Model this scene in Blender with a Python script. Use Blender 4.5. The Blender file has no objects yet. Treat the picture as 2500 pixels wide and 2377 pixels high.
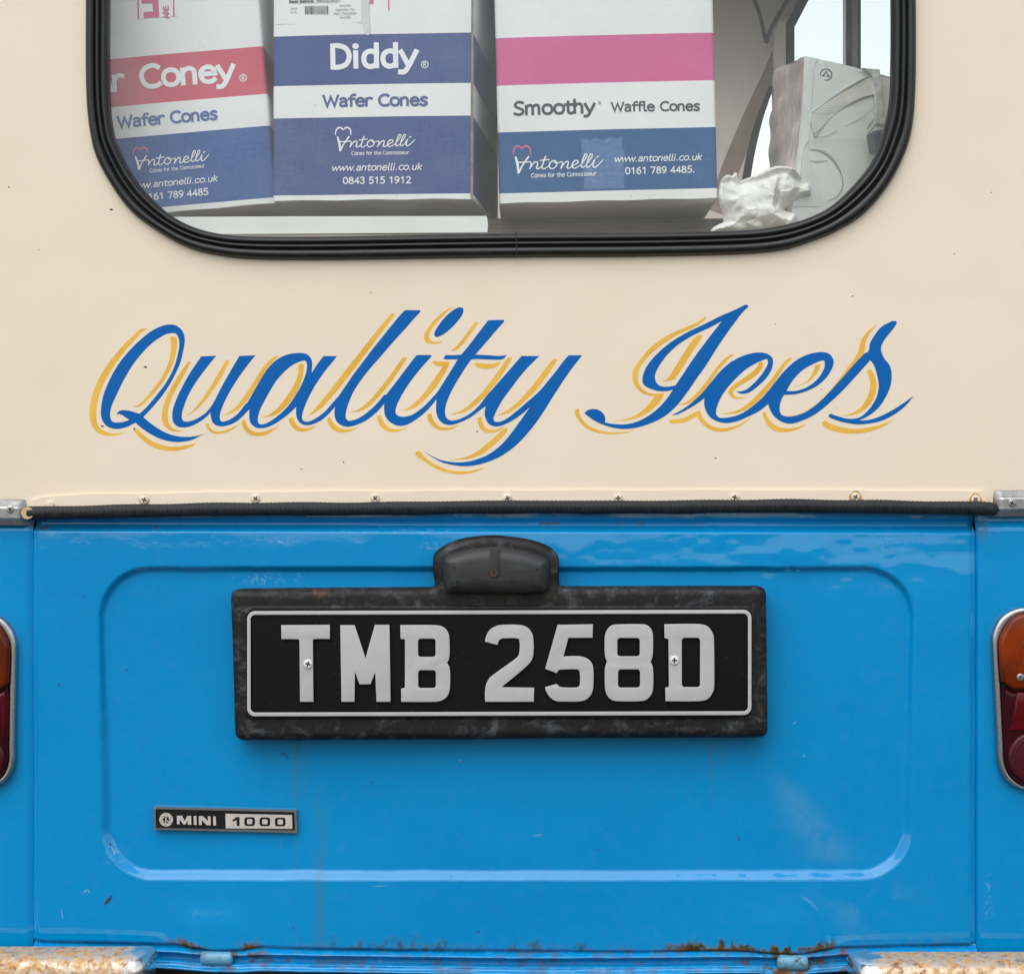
import bpy, bmesh, math, random
import numpy as np
from mathutils import Vector, Matrix
from mathutils.geometry import tessellate_polygon, delaunay_2d_cdt

random.seed(7)
sc = bpy.context.scene
COL = sc.collection
R = math.radians

# ------------------------------------------------------------------ scale and camera
S = 0.00042          # metres per photograph pixel on the rear panel (plate = 0.52 m wide)
D = 2.0              # camera distance to the rear panel
Z0 = 0.92            # camera height
CX, CY = 1250.0, 1188.5

cam = bpy.data.cameras.new('camera')
cam.sensor_width = 36.0
cam.lens = 36.0 * D / (2500 * S)
cam.clip_start = 0.05
cam.clip_end = 3000
co = bpy.data.objects.new('camera', cam)
COL.objects.link(co)
co.location = (0, -D, Z0)
co.rotation_euler = (R(90), 0, 0)
sc.camera = co

# ------------------------------------------------------------------ light
SUN_EL, SUN_AZ = R(52), R(200)       # azimuth measured from +Y towards +X
wd = bpy.data.worlds.new('World')
sc.world = wd
wd.use_nodes = True
wn = wd.node_tree
sky = wn.nodes.new('ShaderNodeTexSky')
sky.sky_type = 'NISHITA'
sky.sun_disc = False
sky.sun_elevation = SUN_EL
sky.sun_rotation = SUN_AZ
sky.air_density = 2.0
sky.dust_density = 1.0
sky.ozone_density = 1.0
hs = wn.nodes.new('ShaderNodeHueSaturation')      # thin even cloud: the whole sky paler than clear blue
hs.inputs['Saturation'].default_value = 0.45
wn.links.new(sky.outputs[0], hs.inputs['Color'])
wn.links.new(hs.outputs[0], wn.nodes['Background'].inputs[0])
wn.nodes['Background'].inputs[1].default_value = 0.15

sl = bpy.data.lights.new('sun', 'SUN')
sl.energy = 1.5
sl.angle = R(55)
sl.color = (1.0, 0.94, 0.89)
so = bpy.data.objects.new('sun', sl)
COL.objects.link(so)
sdir = Vector((math.sin(SUN_AZ) * math.cos(SUN_EL), math.cos(SUN_AZ) * math.cos(SUN_EL), math.sin(SUN_EL)))
so.rotation_euler = (-sdir).to_track_quat('-Z', 'Y').to_euler()
so.location = sdir * 20

sc.view_settings.view_transform = 'Standard'
sc.view_settings.look = 'None'
sc.view_settings.exposure = 0.25
sc.view_settings.gamma = 1.0
sc.view_settings.use_curve_mapping = False
sc.render.engine = 'CYCLES'
sc.cycles.use_denoising = True
sc.cycles.max_bounces = 10
sc.cycles.transparent_max_bounces = 16
sc.cycles.caustics_reflective = False
sc.cycles.caustics_refractive = False


# ------------------------------------------------------------------ helpers
def W(px, py, y=0.0):
    k = (D + y) / D * S
    return Vector(((px - CX) * k, y, Z0 + (CY - py) * k))


def obj(name, me, mat=None, parent=None):
    o = bpy.data.objects.new(name, me)
    COL.objects.link(o)
    if mat is not None:
        for m in (mat if isinstance(mat, (list, tuple)) else [mat]):
            me.materials.append(m)
    if parent is not None:
        o.parent = parent
    return o


def empty(name, loc=(0, 0, 0), rot=None):
    o = bpy.data.objects.new(name, None)
    COL.objects.link(o)
    o.empty_display_size = 0.05
    o.location = loc
    if rot is not None:
        o.rotation_euler = rot.to_euler()
    return o


def tag(o, label, cat):
    o['label'] = label
    o['category'] = cat


def mesh(name, verts, faces, smooth=False, mats=None):
    me = bpy.data.meshes.new(name)
    me.from_pydata([tuple(v) for v in verts], [], faces)
    if mats is not None:
        me.polygons.foreach_set('material_index', mats)
    if smooth:
        me.polygons.foreach_set('use_smooth', [True] * len(me.polygons))
    me.update()
    return me


def smooth(pts, n=7, closed=True):
    """Catmull-Rom through pts; a third value of 1 marks a corner."""
    P = [np.array(p[:2], float) for p in pts]
    C = [len(p) > 2 and bool(p[2]) for p in pts]
    N = len(P)
    out = []
    rng = range(N) if closed else range(N - 1)
    for i in rng:
        j = (i + 1) % N
        p1, p2 = P[i], P[j]
        if C[i]:
            t1 = None
        else:
            a = P[i - 1] if (closed or i > 0) else p1
            t1 = (p2 - a) * 0.5
        if C[j]:
            t2 = None
        else:
            b = P[(j + 1) % N] if (closed or j + 1 < N) else p2
            t2 = (b - p1) * 0.5
        L = np.linalg.norm(p2 - p1)
        def lim(t):
            l = np.linalg.norm(t)
            return t * min(1.0, 1.6 * L / l) if l > 0 else t
        if t1 is None and t2 is None:
            out.append(tuple(p1))
            continue
        if t1 is None:
            t1 = (p2 - p1) * 1.5 - lim(t2) * 0.5
        if t2 is None:
            t2 = (p2 - p1) * 1.5 - lim(t1) * 0.5
        t1, t2 = lim(t1), lim(t2)
        for k in range(n):
            t = k / n
            h1 = 2 * t**3 - 3 * t**2 + 1
            h2 = t**3 - 2 * t**2 + t
            h3 = -2 * t**3 + 3 * t**2
            h4 = t**3 - t**2
            out.append(tuple(h1 * p1 + h2 * t1 + h3 * p2 + h4 * t2))
    if not closed:
        out.append(tuple(P[-1]))
    return out


def rrect(x0, y0, x1, y1, r, n=8):
    out = []
    for cx, cy, a0 in ((x1 - r, y0 + r, -90), (x1 - r, y1 - r, 0), (x0 + r, y1 - r, 90), (x0 + r, y0 + r, 180)):
        for k in range(n + 1):
            a = R(a0 + 90 * k / n)
            out.append((cx + r * math.cos(a), cy + r * math.sin(a)))
    return out


def circle(cx, cy, r, n=28):
    return [(cx + r * math.cos(2 * math.pi * k / n), cy + r * math.sin(2 * math.pi * k / n)) for k in range(n)]


def vanmap(y):
    return lambda px, py, off: W(px, py, y) + Vector((0, -off, 0))


def flat(name, loops, mp, mat, parent, off=0.0, thick=0.0001, side=None):
    """A plate with the outline(s) given in photograph pixels on the face described by mp."""
    idx = tessellate_polygon([[Vector((p[0], p[1], 0)) for p in l] for l in loops])
    flatpts = [p for l in loops for p in l]
    n = len(flatpts)
    v = [mp(p[0], p[1], off + thick) for p in flatpts] + [mp(p[0], p[1], off) for p in flatpts]
    f, mi = [], []
    for t in idx:
        f.append(t); mi.append(0)
    base = 0
    for l in loops:
        m = len(l)
        for i in range(m):
            a, b = base + i, base + (i + 1) % m
            f.append((a, b, b + n, a + n)); mi.append(1 if side is not None else 0)
        base += m
    me = mesh(name, v, f, mats=mi)
    bm = bmesh.new(); bm.from_mesh(me)
    bmesh.ops.recalc_face_normals(bm, faces=bm.faces)
    bm.to_mesh(me); bm.free()
    return obj(name, me, [mat, side] if side is not None else mat, parent)


def bevelled(name, loops, y, thick, bev, mat, parent, res=4, back=None, side=None, rot=None):
    """2D filled curve with a round bevel, outline in photograph pixels at depth y (front face)."""
    k = (D + y) / D * S
    cu = bpy.data.curves.new(name, 'CURVE')
    cu.dimensions = '2D'; cu.fill_mode = 'BOTH'
    cu.extrude = max(thick / 2 - bev, 0); cu.bevel_depth = bev; cu.bevel_resolution = res
    cu.offset = -bev
    for l in loops:
        sp = cu.splines.new('POLY')
        sp.points.add(len(l) - 1)
        for q, p in zip(sp.points, l):
            q.co = ((p[0] - CX) * k, (CY - p[1]) * k, 0, 1)
        sp.use_cyclic_u = True
    t = bpy.data.objects.new('tmp', cu); COL.objects.link(t)
    dg = bpy.context.evaluated_depsgraph_get()
    me = bpy.data.meshes.new_from_object(t.evaluated_get(dg))
    bpy.data.objects.remove(t); bpy.data.curves.remove(cu)
    me.name = name
    me.materials.clear()
    for v in me.vertices:
        a, b, c = v.co
        v.co = (a, y + thick / 2 - c, Z0 + b)
    bm = bmesh.new(); bm.from_mesh(me)
    bmesh.ops.remove_doubles(bm, verts=bm.verts, dist=1e-6)
    if side is not None:
        yf = y + bev * 0.45
        for f in bm.faces:
            f.material_index = 0 if max(v.co.y for v in f.verts) < yf else 1
    bm.normal_update()
    for f in bm.faces:
        f.smooth = f.normal.y > -.9995
    bm.to_mesh(me); bm.free()
    me.update()
    try:
        me.set_sharp_from_angle(angle=R(35))
    except Exception:
        pass
    return obj(name, me, [mat, side] if side is not None else mat, parent)


def grid(name, nu, nv, fn, mat, parent, attrs=None, flip=False):
    """fn(U,V) -> X,Y,Z arrays for U,V in 0..1 grids."""
    U, V = np.meshgrid(np.linspace(0, 1, nu), np.linspace(0, 1, nv), indexing='ij')
    X, Y, Z = fn(U, V)
    verts = np.stack([X.ravel(), Y.ravel(), Z.ravel()], 1)
    i = np.arange(nu - 1)[:, None] * nv + np.arange(nv - 1)[None, :]
    i = i.ravel()
    q = np.stack([i, i + 1, i + nv + 1, i + nv], 1)
    if flip:
        q = q[:, ::-1]
    me = bpy.data.meshes.new(name)
    me.vertices.add(len(verts)); me.vertices.foreach_set('co', verts.ravel())
    me.loops.add(q.size); me.loops.foreach_set('vertex_index', q.ravel().astype(np.int32))
    me.polygons.add(len(q)); me.polygons.foreach_set('loop_start', np.arange(len(q), dtype=np.int32) * 4)
    me.polygons.foreach_set('use_smooth', np.ones(len(q), bool))
    me.update(calc_edges=True)
    for nm, arr in (attrs or {}).items():
        at = me.attributes.new(nm, 'FLOAT', 'POINT')
        at.data.foreach_set('value', np.asarray(arr(U, V), np.float32).ravel())
    return obj(name, me, mat, parent)


_rs = np.random.RandomState(3)
_lat = _rs.rand(256, 256)


def vnoise(x, y):
    xi, yi = np.floor(x).astype(int), np.floor(y).astype(int)
    xf, yf = x - xi, y - yi
    xf, yf = xf * xf * xf * (xf * (xf * 6 - 15) + 10), yf * yf * yf * (yf * (yf * 6 - 15) + 10)
    g = lambda a, b: _lat[a % 256, b % 256]
    return (g(xi, yi) * (1 - xf) + g(xi + 1, yi) * xf) * (1 - yf) + (g(xi, yi + 1) * (1 - xf) + g(xi + 1, yi + 1) * xf) * yf


def fbm(x, y, o=4):
    s, a = 0, 0.5
    for k in range(o):
        s = s + a * vnoise(x * 2**k + 17 * k, y * 2**k + 31 * k)
        a *= 0.5
    return s


def sst(a, b, x):
    t = np.clip((x - a) / (b - a), 0, 1)
    return t * t * (3 - 2 * t)


def box(name, x0, x1, y0, y1, z0, z1, mat, parent, bev=0.0):
    v = [(x, y, z) for x in (x0, x1) for y in (y0, y1) for z in (z0, z1)]
    f = [(0, 1, 3, 2), (4, 6, 7, 5), (0, 4, 5, 1), (2, 3, 7, 6), (0, 2, 6, 4), (1, 5, 7, 3)]
    me = mesh(name, v, f)
    if bev:
        bm = bmesh.new(); bm.from_mesh(me)
        bmesh.ops.bevel(bm, geom=list(bm.edges), offset=bev, segments=3, affect='EDGES', profile=0.5)
        bm.to_mesh(me); bm.free()
    return obj(name, me, mat, parent)


def ribbons(name, strokes, mp, mat, parent, off=0.0003, closed=()):
    """strokes: list of (points_px, width or widths, closed). Flat brush strokes on a face."""
    V, F = [], []
    for si, (pts, w, cl) in enumerate(strokes):
        P = np.array(pts, float)
        n = len(P)
        ws = np.full(n, w) if np.isscalar(w) else np.interp(np.linspace(0, 1, n), np.linspace(0, 1, len(w)), w)
        b = len(V)
        for i in range(n):
            a = P[(i - 1) % n] if (cl or i > 0) else P[i]
            c = P[(i + 1) % n] if (cl or i < n - 1) else P[i]
            d1, d2 = P[i] - a, c - P[i]
            l1, l2 = np.linalg.norm(d1), np.linalg.norm(d2)
            d1 = d1 / l1 if l1 > 1e-9 else d2 / max(l2, 1e-9)
            d2 = d2 / l2 if l2 > 1e-9 else d1
            m = np.array([-(d1 + d2)[1], (d1 + d2)[0]])
            lm = np.linalg.norm(m)
            m = m / lm if lm > 1e-6 else np.array([-d1[1], d1[0]])
            cs = max(0.42, m @ np.array([-d1[1], d1[0]]))
            h = ws[i] / 2 / cs
            o = off + si * 2e-5
            V.append(mp(P[i][0] + m[0] * h, P[i][1] + m[1] * h, o))
            V.append(mp(P[i][0] - m[0] * h, P[i][1] - m[1] * h, o))
        for i in range(n if cl else n - 1):
            j = (i + 1) % n
            F.append((b + 2 * i, b + 2 * i + 1, b + 2 * j + 1, b + 2 * j))
    return obj(name, mesh(name, V, F), mat, parent)


# ------------------------------------------------------------------ humanist stroke alphabet for printed text
G = {}
def g(ch, adv, *strokes, dots=(), closed=False):
    G[ch] = (adv, strokes, dots, closed)
arch = [(.05, .36), (.12, .48), (.22, .52), (.32, .48), (.36, .36), (.36, 0)]
g(' ', .3)
g('D', .58, [(.05, 0, 1), (.05, .72, 1), (.22, .72), (.40, .62), (.48, .36), (.40, .1), (.22, 0), (.05, 0, 1)])
g('i', .23, [(.07, 0, 1), (.07, .5, 1)], dots=[(.07, .70)])
bowl = [(.38, .43), (.3, .51), (.2, .52), (.09, .44), (.05, .26), (.09, .08), (.2, 0), (.3, .02), (.38, .1)]
g('d', .5, [(.38, .76, 1), (.38, 0, 1)], bowl)
g('p', .5, [(.05, -.2, 1), (.05, .52, 1)], [(.43 - x, y) for x, y in bowl])
g('b', .5, [(.05, .76, 1), (.05, 0, 1)], [(.43 - x, y) for x, y in bowl])
g('y', .46, [(.02, .5, 1), (.21, .03, 1)], [(.42, .5, 1), (.22, 0), (.14, -.15), (.08, -.2), (.0, -.2)])
g('W', .8, [(.02, .72, 1), (.2, .02, 1), (.38, .62, 1), (.56, .02, 1), (.74, .72, 1)])
g('a', .46, [(.06, .46), (.15, .52), (.27, .51), (.34, .42), (.34, .2), (.36, 0)], [(.34, .3), (.2, .3), (.08, .24), (.05, .13), (.08, .03), (.18, 0), (.28, .04), (.34, .13)])
g('f', .34, [(.32, .74), (.22, .74), (.14, .66), (.13, .55, 1), (.13, 0, 1)], [(.03, .48, 1), (.28, .48, 1)])
g('e', .49, [(.06, .28, 1), (.42, .28, 1), (.4, .4), (.33, .49), (.24, .52), (.12, .47), (.05, .35), (.05, .2), (.12, .05), (.24, 0), (.34, .02), (.4, .07)])
g('r', .34, [(.05, 0, 1), (.05, .5, 1)], [(.05, .32), (.12, .47), (.22, .52), (.31, .49)])
g('C', .58, [(.5, .65), (.42, .71), (.31, .72), (.15, .64), (.06, .48), (.05, .32), (.1, .14), (.2, .03), (.32, 0), (.44, .02), (.51, .07)])
g('c', .43, [(.38, .47), (.3, .52), (.2, .52), (.09, .45), (.04, .28), (.08, .09), (.2, 0), (.3, .01), (.38, .06)])
g('o', .5, [(.24, .52), (.1, .46), (.04, .26), (.1, .06), (.24, 0), (.38, .06), (.44, .26), (.38, .46)], closed=True)
g('n', .48, [(.05, 0, 1), (.05, .5, 1)], arch)
g('h', .48, [(.05, 0, 1), (.05, .76, 1)], arch)
g('m', .72, [(.05, 0, 1), (.05, .5, 1)], [(.05, .38), (.12, .48), (.21, .52), (.29, .48), (.32, .36), (.32, 0)], [(.32, .38), (.39, .48), (.48, .52), (.56, .48), (.59, .36), (.59, 0)])
g('s', .4, [(.33, .47), (.25, .52), (.15, .51), (.08, .45), (.07, .38), (.13, .3), (.25, .24), (.32, .17), (.31, .07), (.22, 0), (.12, 0), (.04, .05)])
g('S', .5, [(.4, .66), (.3, .72), (.17, .7), (.08, .61), (.08, .5), (.16, .41), (.3, .33), (.4, .24), (.4, .11), (.3, .01), (.17, 0), (.05, .06)])
g('t', .36, [(.13, .66, 1), (.13, .14), (.17, .02), (.26, 0), (.32, .02)], [(.02, .49, 1), (.3, .49, 1)])
g('l', .24, [(.07, .76, 1), (.07, .12), (.1, .01), (.17, 0)])
g('w', .64, [(.02, .5, 1), (.17, .02, 1), (.31, .46, 1), (.45, .02, 1), (.6, .5, 1)])
g('u', .48, [(.05, .5, 1), (.05, .16), (.09, .04), (.18, 0), (.28, .04), (.36, .14)], [(.36, .5, 1), (.36, 0, 1)])
g('k', .44, [(.05, 0, 1), (.05, .76, 1)], [(.34, .5, 1), (.1, .27, 1), (.37, 0, 1)])
g('.', .26, dots=[(.09, .03)])
g(',', .26, [(.1, .04), (.07, -.08)])
g(':', .28, dots=[(.09, .03), (.09, .44)])
g('/', .4, [(.03, -.05, 1), (.33, .75, 1)])
g('0', .54, [(.25, .72), (.1, .62), (.05, .36), (.1, .1), (.25, 0), (.4, .1), (.45, .36), (.4, .62)], closed=True)
g('1', .54, [(.12, .58, 1), (.28, .70, 1), (.28, 0, 1)])
g('2', .54, [(.08, .6), (.16, .7), (.28, .72), (.4, .64), (.41, .5), (.33, .33), (.08, 0, 1), (.45, 0, 1)])
g('3', .54, [(.08, .66), (.2, .72), (.34, .69), (.39, .56), (.32, .43), (.2, .39, 1), (.34, .35), (.42, .22), (.36, .06), (.22, 0), (.07, .05)])
g('4', .54, [(.35, 0, 1), (.35, .68, 1), (.05, .2, 1), (.48, .2, 1)])
g('5', .54, [(.4, .72, 1), (.14, .72, 1), (.11, .4, 1), (.22, .44), (.36, .4), (.43, .25), (.37, .07), (.22, 0), (.07, .04)])
six = [(.36, .71), (.2, .62), (.08, .42), (.06, .2), (.14, .03), (.26, 0), (.38, .06), (.43, .22), (.37, .37), (.25, .42), (.13, .36), (.06, .22)]
g('6', .54, six)
g('9', .54, [(.49 - x, .72 - y) for x, y in six])
g('7', .54, [(.06, .72, 1), (.44, .72, 1), (.2, 0, 1)])
g('8', .54, [(.25, .72), (.12, .66), (.1, .54), (.18, .43), (.25, .39), (.33, .43), (.4, .54), (.38, .66)], [(.25, .39), (.1, .3), (.05, .17), (.12, .03), (.25, 0), (.38, .03), (.45, .17), (.4, .3)], closed=True)
g('A', .58, [(.02, 0, 1), (.28, .7, 1), (.54, 0, 1)], [(.12, .2, 1), (.44, .2, 1)])
g('B', .54, [(.05, 0, 1), (.05, .72, 1), (.25, .72), (.38, .65), (.38, .48), (.27, .39), (.05, .39, 1)], [(.1, .39), (.3, .38), (.43, .28), (.43, .12), (.32, .01), (.2, 0), (.05, 0, 1)])
g('E', .5, [(.42, .72, 1), (.05, .72, 1), (.05, 0, 1), (.43, 0, 1)], [(.05, .38, 1), (.38, .38, 1)])
g('I', .2, [(.06, 0, 1), (.06, .72, 1)])
g('L', .46, [(.05, .72, 1), (.05, 0, 1), (.42, 0, 1)])
g('M', .74, [(.03, 0, 1), (.13, .7, 1), (.35, .1, 1), (.57, .7, 1), (.67, 0, 1)])
g('R', .54, [(.05, 0, 1), (.05, .72, 1), (.25, .72), (.4, .64), (.4, .44), (.28, .34), (.05, .34, 1)], [(.25, .34, 1), (.45, 0, 1)])


def text(name, s, x0, y0, x1, y1, cap, mp, mat, parent, w=.13, italic=0.0, off=.0004, perp=None):
    """Printed line from (x0,y0) to (x1,y1) on the baseline, capitals `cap` pixels tall."""
    strokes = []
    pen = 0
    for ch in s:
        adv, st, dots, cl = G[ch]
        for k in st:
            pts = smooth(k, 5, cl)
            P = np.array(pts, float)
            if not cl:                       # square ends reach the nominal extent
                d = P[0] - P[1]; P[0] = P[0] + d / max(np.linalg.norm(d), 1e-6) * w * .45
                d = P[-1] - P[-2]; P[-1] = P[-1] + d / max(np.linalg.norm(d), 1e-6) * w * .45
            strokes.append((P + np.array([pen, 0]), w, cl))
        for dx, dy in dots:
            r = w * .32
            c = np.array(circle(dx + pen, dy, r, 10))
            strokes.append((c, w * .66, True))
        pen += adv
    allp = np.concatenate([p for p, _, _ in strokes])
    q = 1 - w / .72
    xa, xb = allp[:, 0].min() - w / 2, allp[:, 0].max() + w / 2
    b0, b1 = np.array([x0, y0], float), np.array([x1, y1], float)
    ex = (b1 - b0) / (xb - xa)
    up = np.array(perp, float) if perp is not None else np.array([ex[1], -ex[0]])
    up = up / np.linalg.norm(up)
    ey = up * cap / .72
    exu = ex / np.linalg.norm(ex)
    sx = np.linalg.norm(ex); sy = cap / .72
    outs = []
    for P, ww, cl in strokes:
        y = P[:, 1] * q + w / 2
        x = P[:, 0] - xa + italic * y
        pts = b0 + x[:, None] * ex + y[:, None] * ey
        outs.append((pts, ww * (sx * .5 + sy * .5), cl))
    return ribbons(name, outs, mp, mat, parent, off)


# ------------------------------------------------------------------ materials
class N:
    """tiny node-tree helper"""
    def __init__(s, name):
        s.m = bpy.data.materials.new(name); s.m.use_nodes = True
        s.t = s.m.node_tree; s.b = s.t.nodes['Principled BSDF']
        s.co = s.t.nodes.new('ShaderNodeTexCoord')
    def n(s, typ, **kw):
        x = s.t.nodes.new(typ)
        for k, v in kw.items():
            setattr(x, k, v)
        return x
    def put(s, sock, v):
        if hasattr(v, 'is_linked') or hasattr(v, 'links'):
            s.t.links.new(v, sock)
        else:
            sock.default_value = v
    def noise(s, scale, detail=4, rough=.55, dist=0, vec=None, stretch=None):
        x = s.n('ShaderNodeTexNoise')
        x.inputs['Scale'].default_value = scale; x.inputs['Detail'].default_value = detail
        x.inputs['Roughness'].default_value = rough; x.inputs['Distortion'].default_value = dist
        v = vec or s.co.outputs['Object']
        if stretch:
            mp = s.n('ShaderNodeMapping'); mp.inputs['Scale'].default_value = stretch
            s.t.links.new(v, mp.inputs[0]); v = mp.outputs[0]
        s.t.links.new(v, x.inputs['Vector'])
        return x.outputs['Fac']
    def vor(s, scale, feature='F1', stretch=None):
        x = s.n('ShaderNodeTexVoronoi', feature=feature); x.inputs['Scale'].default_value = scale
        s.t.links.new(s.co.outputs['Object'], x.inputs['Vector'])
        return x.outputs['Distance']
    def math(s, op, a, b=0.0, c=0.0, clamp=False):
        x = s.n('ShaderNodeMath', operation=op, use_clamp=clamp)
        s.put(x.inputs[0], a); s.put(x.inputs[1], b); s.put(x.inputs[2], c)
        return x.outputs[0]
    def ramp(s, v, lo, hi, a=0.0, b=1.0):
        x = s.n('ShaderNodeMapRange', interpolation_type='SMOOTHSTEP')
        s.put(x.inputs[0], v); x.inputs[1].default_value = lo; x.inputs[2].default_value = hi
        x.inputs[3].default_value = a; x.inputs[4].default_value = b
        return x.outputs[0]
    def mix(s, f, a, b):
        x = s.n('ShaderNodeMix', data_type='RGBA')
        s.put(x.inputs[0], f)
        s.put(x.inputs[6], (*a, 1) if isinstance(a, tuple) else a)
        s.put(x.inputs[7], (*b, 1) if isinstance(b, tuple) else b)
        return x.outputs[2]
    def fmix(s, f, a, b):
        x = s.n('ShaderNodeMix', data_type='FLOAT')
        s.put(x.inputs[0], f); s.put(x.inputs[2], a); s.put(x.inputs[3], b)
        return x.outputs[0]
    def attr(s, nm):
        x = s.n('ShaderNodeAttribute', attribute_name=nm)
        return x.outputs['Fac']
    def bump(s, h, strength, dist, nrm=None):
        x = s.n('ShaderNodeBump'); x.inputs['Strength'].default_value = strength; x.inputs['Distance'].default_value = dist
        s.t.links.new(h, x.inputs['Height'])
        if nrm is not None:
            s.t.links.new(nrm, x.inputs['Normal'])
        s.t.links.new(x.outputs[0], s.b.inputs['Normal'])
        return x.outputs[0]
    def set(s, **kw):
        for k, v in kw.items():
            k = {'col': 'Base Color', 'rough': 'Roughness', 'metal': 'Metallic', 'coat': 'Coat Weight', 'coatr': 'Coat Roughness',
                 'spec': 'Specular IOR Level', 'trans': 'Transmission Weight', 'ior': 'IOR', 'alpha': 'Alpha', 'sheen': 'Sheen Weight',
                 'sss': 'Subsurface Weight'}[k]
            if isinstance(v, tuple):
                v = (*v, 1)
            s.put(s.b.inputs[k], v)
        return s


def simple(name, col, rough=.5, var=.12, scale=30, bump=0.0, bscale=200, bdist=.0005, **kw):
    a = N(name)
    n = a.noise(scale, 5)
    d = tuple(c * (1 - var) for c in col); l = tuple(min(1, c * (1 + var)) for c in col)
    a.set(col=a.mix(a.ramp(n, .3, .7), d, l), rough=a.fmix(a.ramp(n, .3, .7), rough * .9, min(1, rough * 1.12)), **kw)
    if bump:
        a.bump(a.noise(bscale, 3), bump, bdist)
    return a.m


def cream_paint(name='cream_paint'):
    a = N(name)
    big = a.ramp(a.noise(2.3, 3), .3, .7)
    fine = a.ramp(a.noise(14, 6, .6), .35, .7)
    c = a.mix(big, (.800, .685, .545), (.822, .708, .576))
    c = a.mix(a.math('MULTIPLY', fine, .22), c, (.745, .640, .50))
    speck = a.ramp(a.vor(75), .018, .03, 1, 0)
    keep = a.ramp(a.noise(31, 2), .60, .66)
    c = a.mix(a.math('MULTIPLY', speck, a.math('MULTIPLY', keep, .75)), c, (.30, .22, .14))
    a.set(col=c, rough=a.fmix(fine, .30, .40), coat=.15, coatr=.12)
    h = a.math('ADD', a.math('MULTIPLY', a.noise(4, 2), 7.0), a.math('ADD', a.math('MULTIPLY', a.noise(60, 3), .35), a.math('MULTIPLY', a.noise(420, 2), .06)))
    a.bump(h, .35, .0016)
    return a.m


def blue_paint():
    a = N('blue_paint')
    rust, cloud_sheen, streak, moss, pale = a.attr('rust'), a.attr('cloud_sheen'), a.attr('streak'), a.attr('moss'), a.attr('pale')
    big = a.ramp(a.noise(3.1, 3), .3, .7)
    c = a.mix(big, (.0, .240, .560), (.0, .262, .600))
    fine = a.noise(90, 6, .65)
    c = a.mix(a.math('MULTIPLY', a.ramp(fine, .45, .75), .12), c, (.06, .26, .56))
    # cloud reflections painted as pale wisps and a pale streak
    wisp = a.ramp(a.noise(120, 8, .7, 1.5), .50, .66)
    c = a.mix(a.math('MULTIPLY', a.math('MULTIPLY', cloud_sheen, wisp), .55), c, (.38, .60, .78))
    c = a.mix(a.math('MULTIPLY', a.math('MULTIPLY', pale, a.ramp(a.noise(40, 6, .6), .25, .55)), .30), c, (.16, .36, .55))
    # water run marks
    sn = a.ramp(a.noise(22, 6, .6, 0, None, (6, 1, .5)), .35, .62)
    c = a.mix(a.math('MULTIPLY', a.math('MULTIPLY', streak, sn), .75), c, (.065, .165, .215))
    # chips
    speck = a.ramp(a.vor(62), .02, .035, 1, 0)
    keep = a.ramp(a.noise(27, 2), .56, .62)
    c = a.mix(a.math('MULTIPLY', speck, a.math('MULTIPLY', keep, .8)), c, (.02, .03, .045))
    # moss then rust
    mm = a.math('MULTIPLY', moss, a.ramp(a.noise(85, 7, .7), .30, .50), 0, True)
    c = a.mix(mm, c, a.mix(a.ramp(a.noise(150, 5, .7), .4, .6), (.030, .026, .012), (.115, .095, .035)))
    rr = a.math('MULTIPLY', rust, a.ramp(a.noise(110, 7, .7), .30, .52), 0, True)
    rc = a.mix(a.noise(200, 4), (.045, .022, .012), (.26, .105, .03))
    c = a.mix(rr, c, rc)
    cov = a.math('MAXIMUM', mm, rr)
    ro = a.fmix(a.math('MULTIPLY', cloud_sheen, .6), .20, .42)
    a.set(col=c, rough=a.fmix(cov, ro, .9), coat=a.fmix(cov, .85, 0.0), coatr=.022, spec=.04)
    h = a.math('ADD', a.math('MULTIPLY', a.noise(520, 2), .10), a.math('ADD', a.math('MULTIPLY', a.noise(150, 2), .35), a.math('MULTIPLY', cov, 2.0)))
    nb = a.bump(h, .30, .00055)
    a.t.links.new(nb, a.b.inputs['Coat Normal'])
    return a.m


def plinth_mat():
    a = N('weathered_black_rubber')
    n1 = a.noise(38, 7, .68)
    n2 = a.noise(230, 5, .65)
    n3 = a.noise(44, 9, .74, .5, None, (1.0, 1, 1.3))
    c = a.mix(a.ramp(n3, .49, .74), (.008, .008, .009), (.095, .101, .114))
    c = a.mix(a.math('MULTIPLY', a.ramp(a.noise(60, 5, .6), .55, .75), .6), c, (.06, .045, .032))
    speck = a.math('MULTIPLY', a.ramp(a.vor(260), .06, .14, 1, 0), a.ramp(a.noise(45, 2), .55, .65))
    c = a.mix(a.math('MULTIPLY', speck, .7), c, (.32, .30, .27))
    rust = a.math('MULTIPLY', a.ramp(a.noise(13, 5, .6), .64, .72), a.ramp(n2, .4, .6))
    c = a.mix(rust, c, (.16, .05, .015))
    a.set(col=c, rough=a.fmix(a.ramp(n1, .4, .7), .42, .7), spec=.28)
    a.bump(a.math('ADD', a.math('MULTIPLY', n2, .5), a.math('MULTIPLY', a.noise(700, 3), .35)), .55, .0009)
    return a.m


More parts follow.
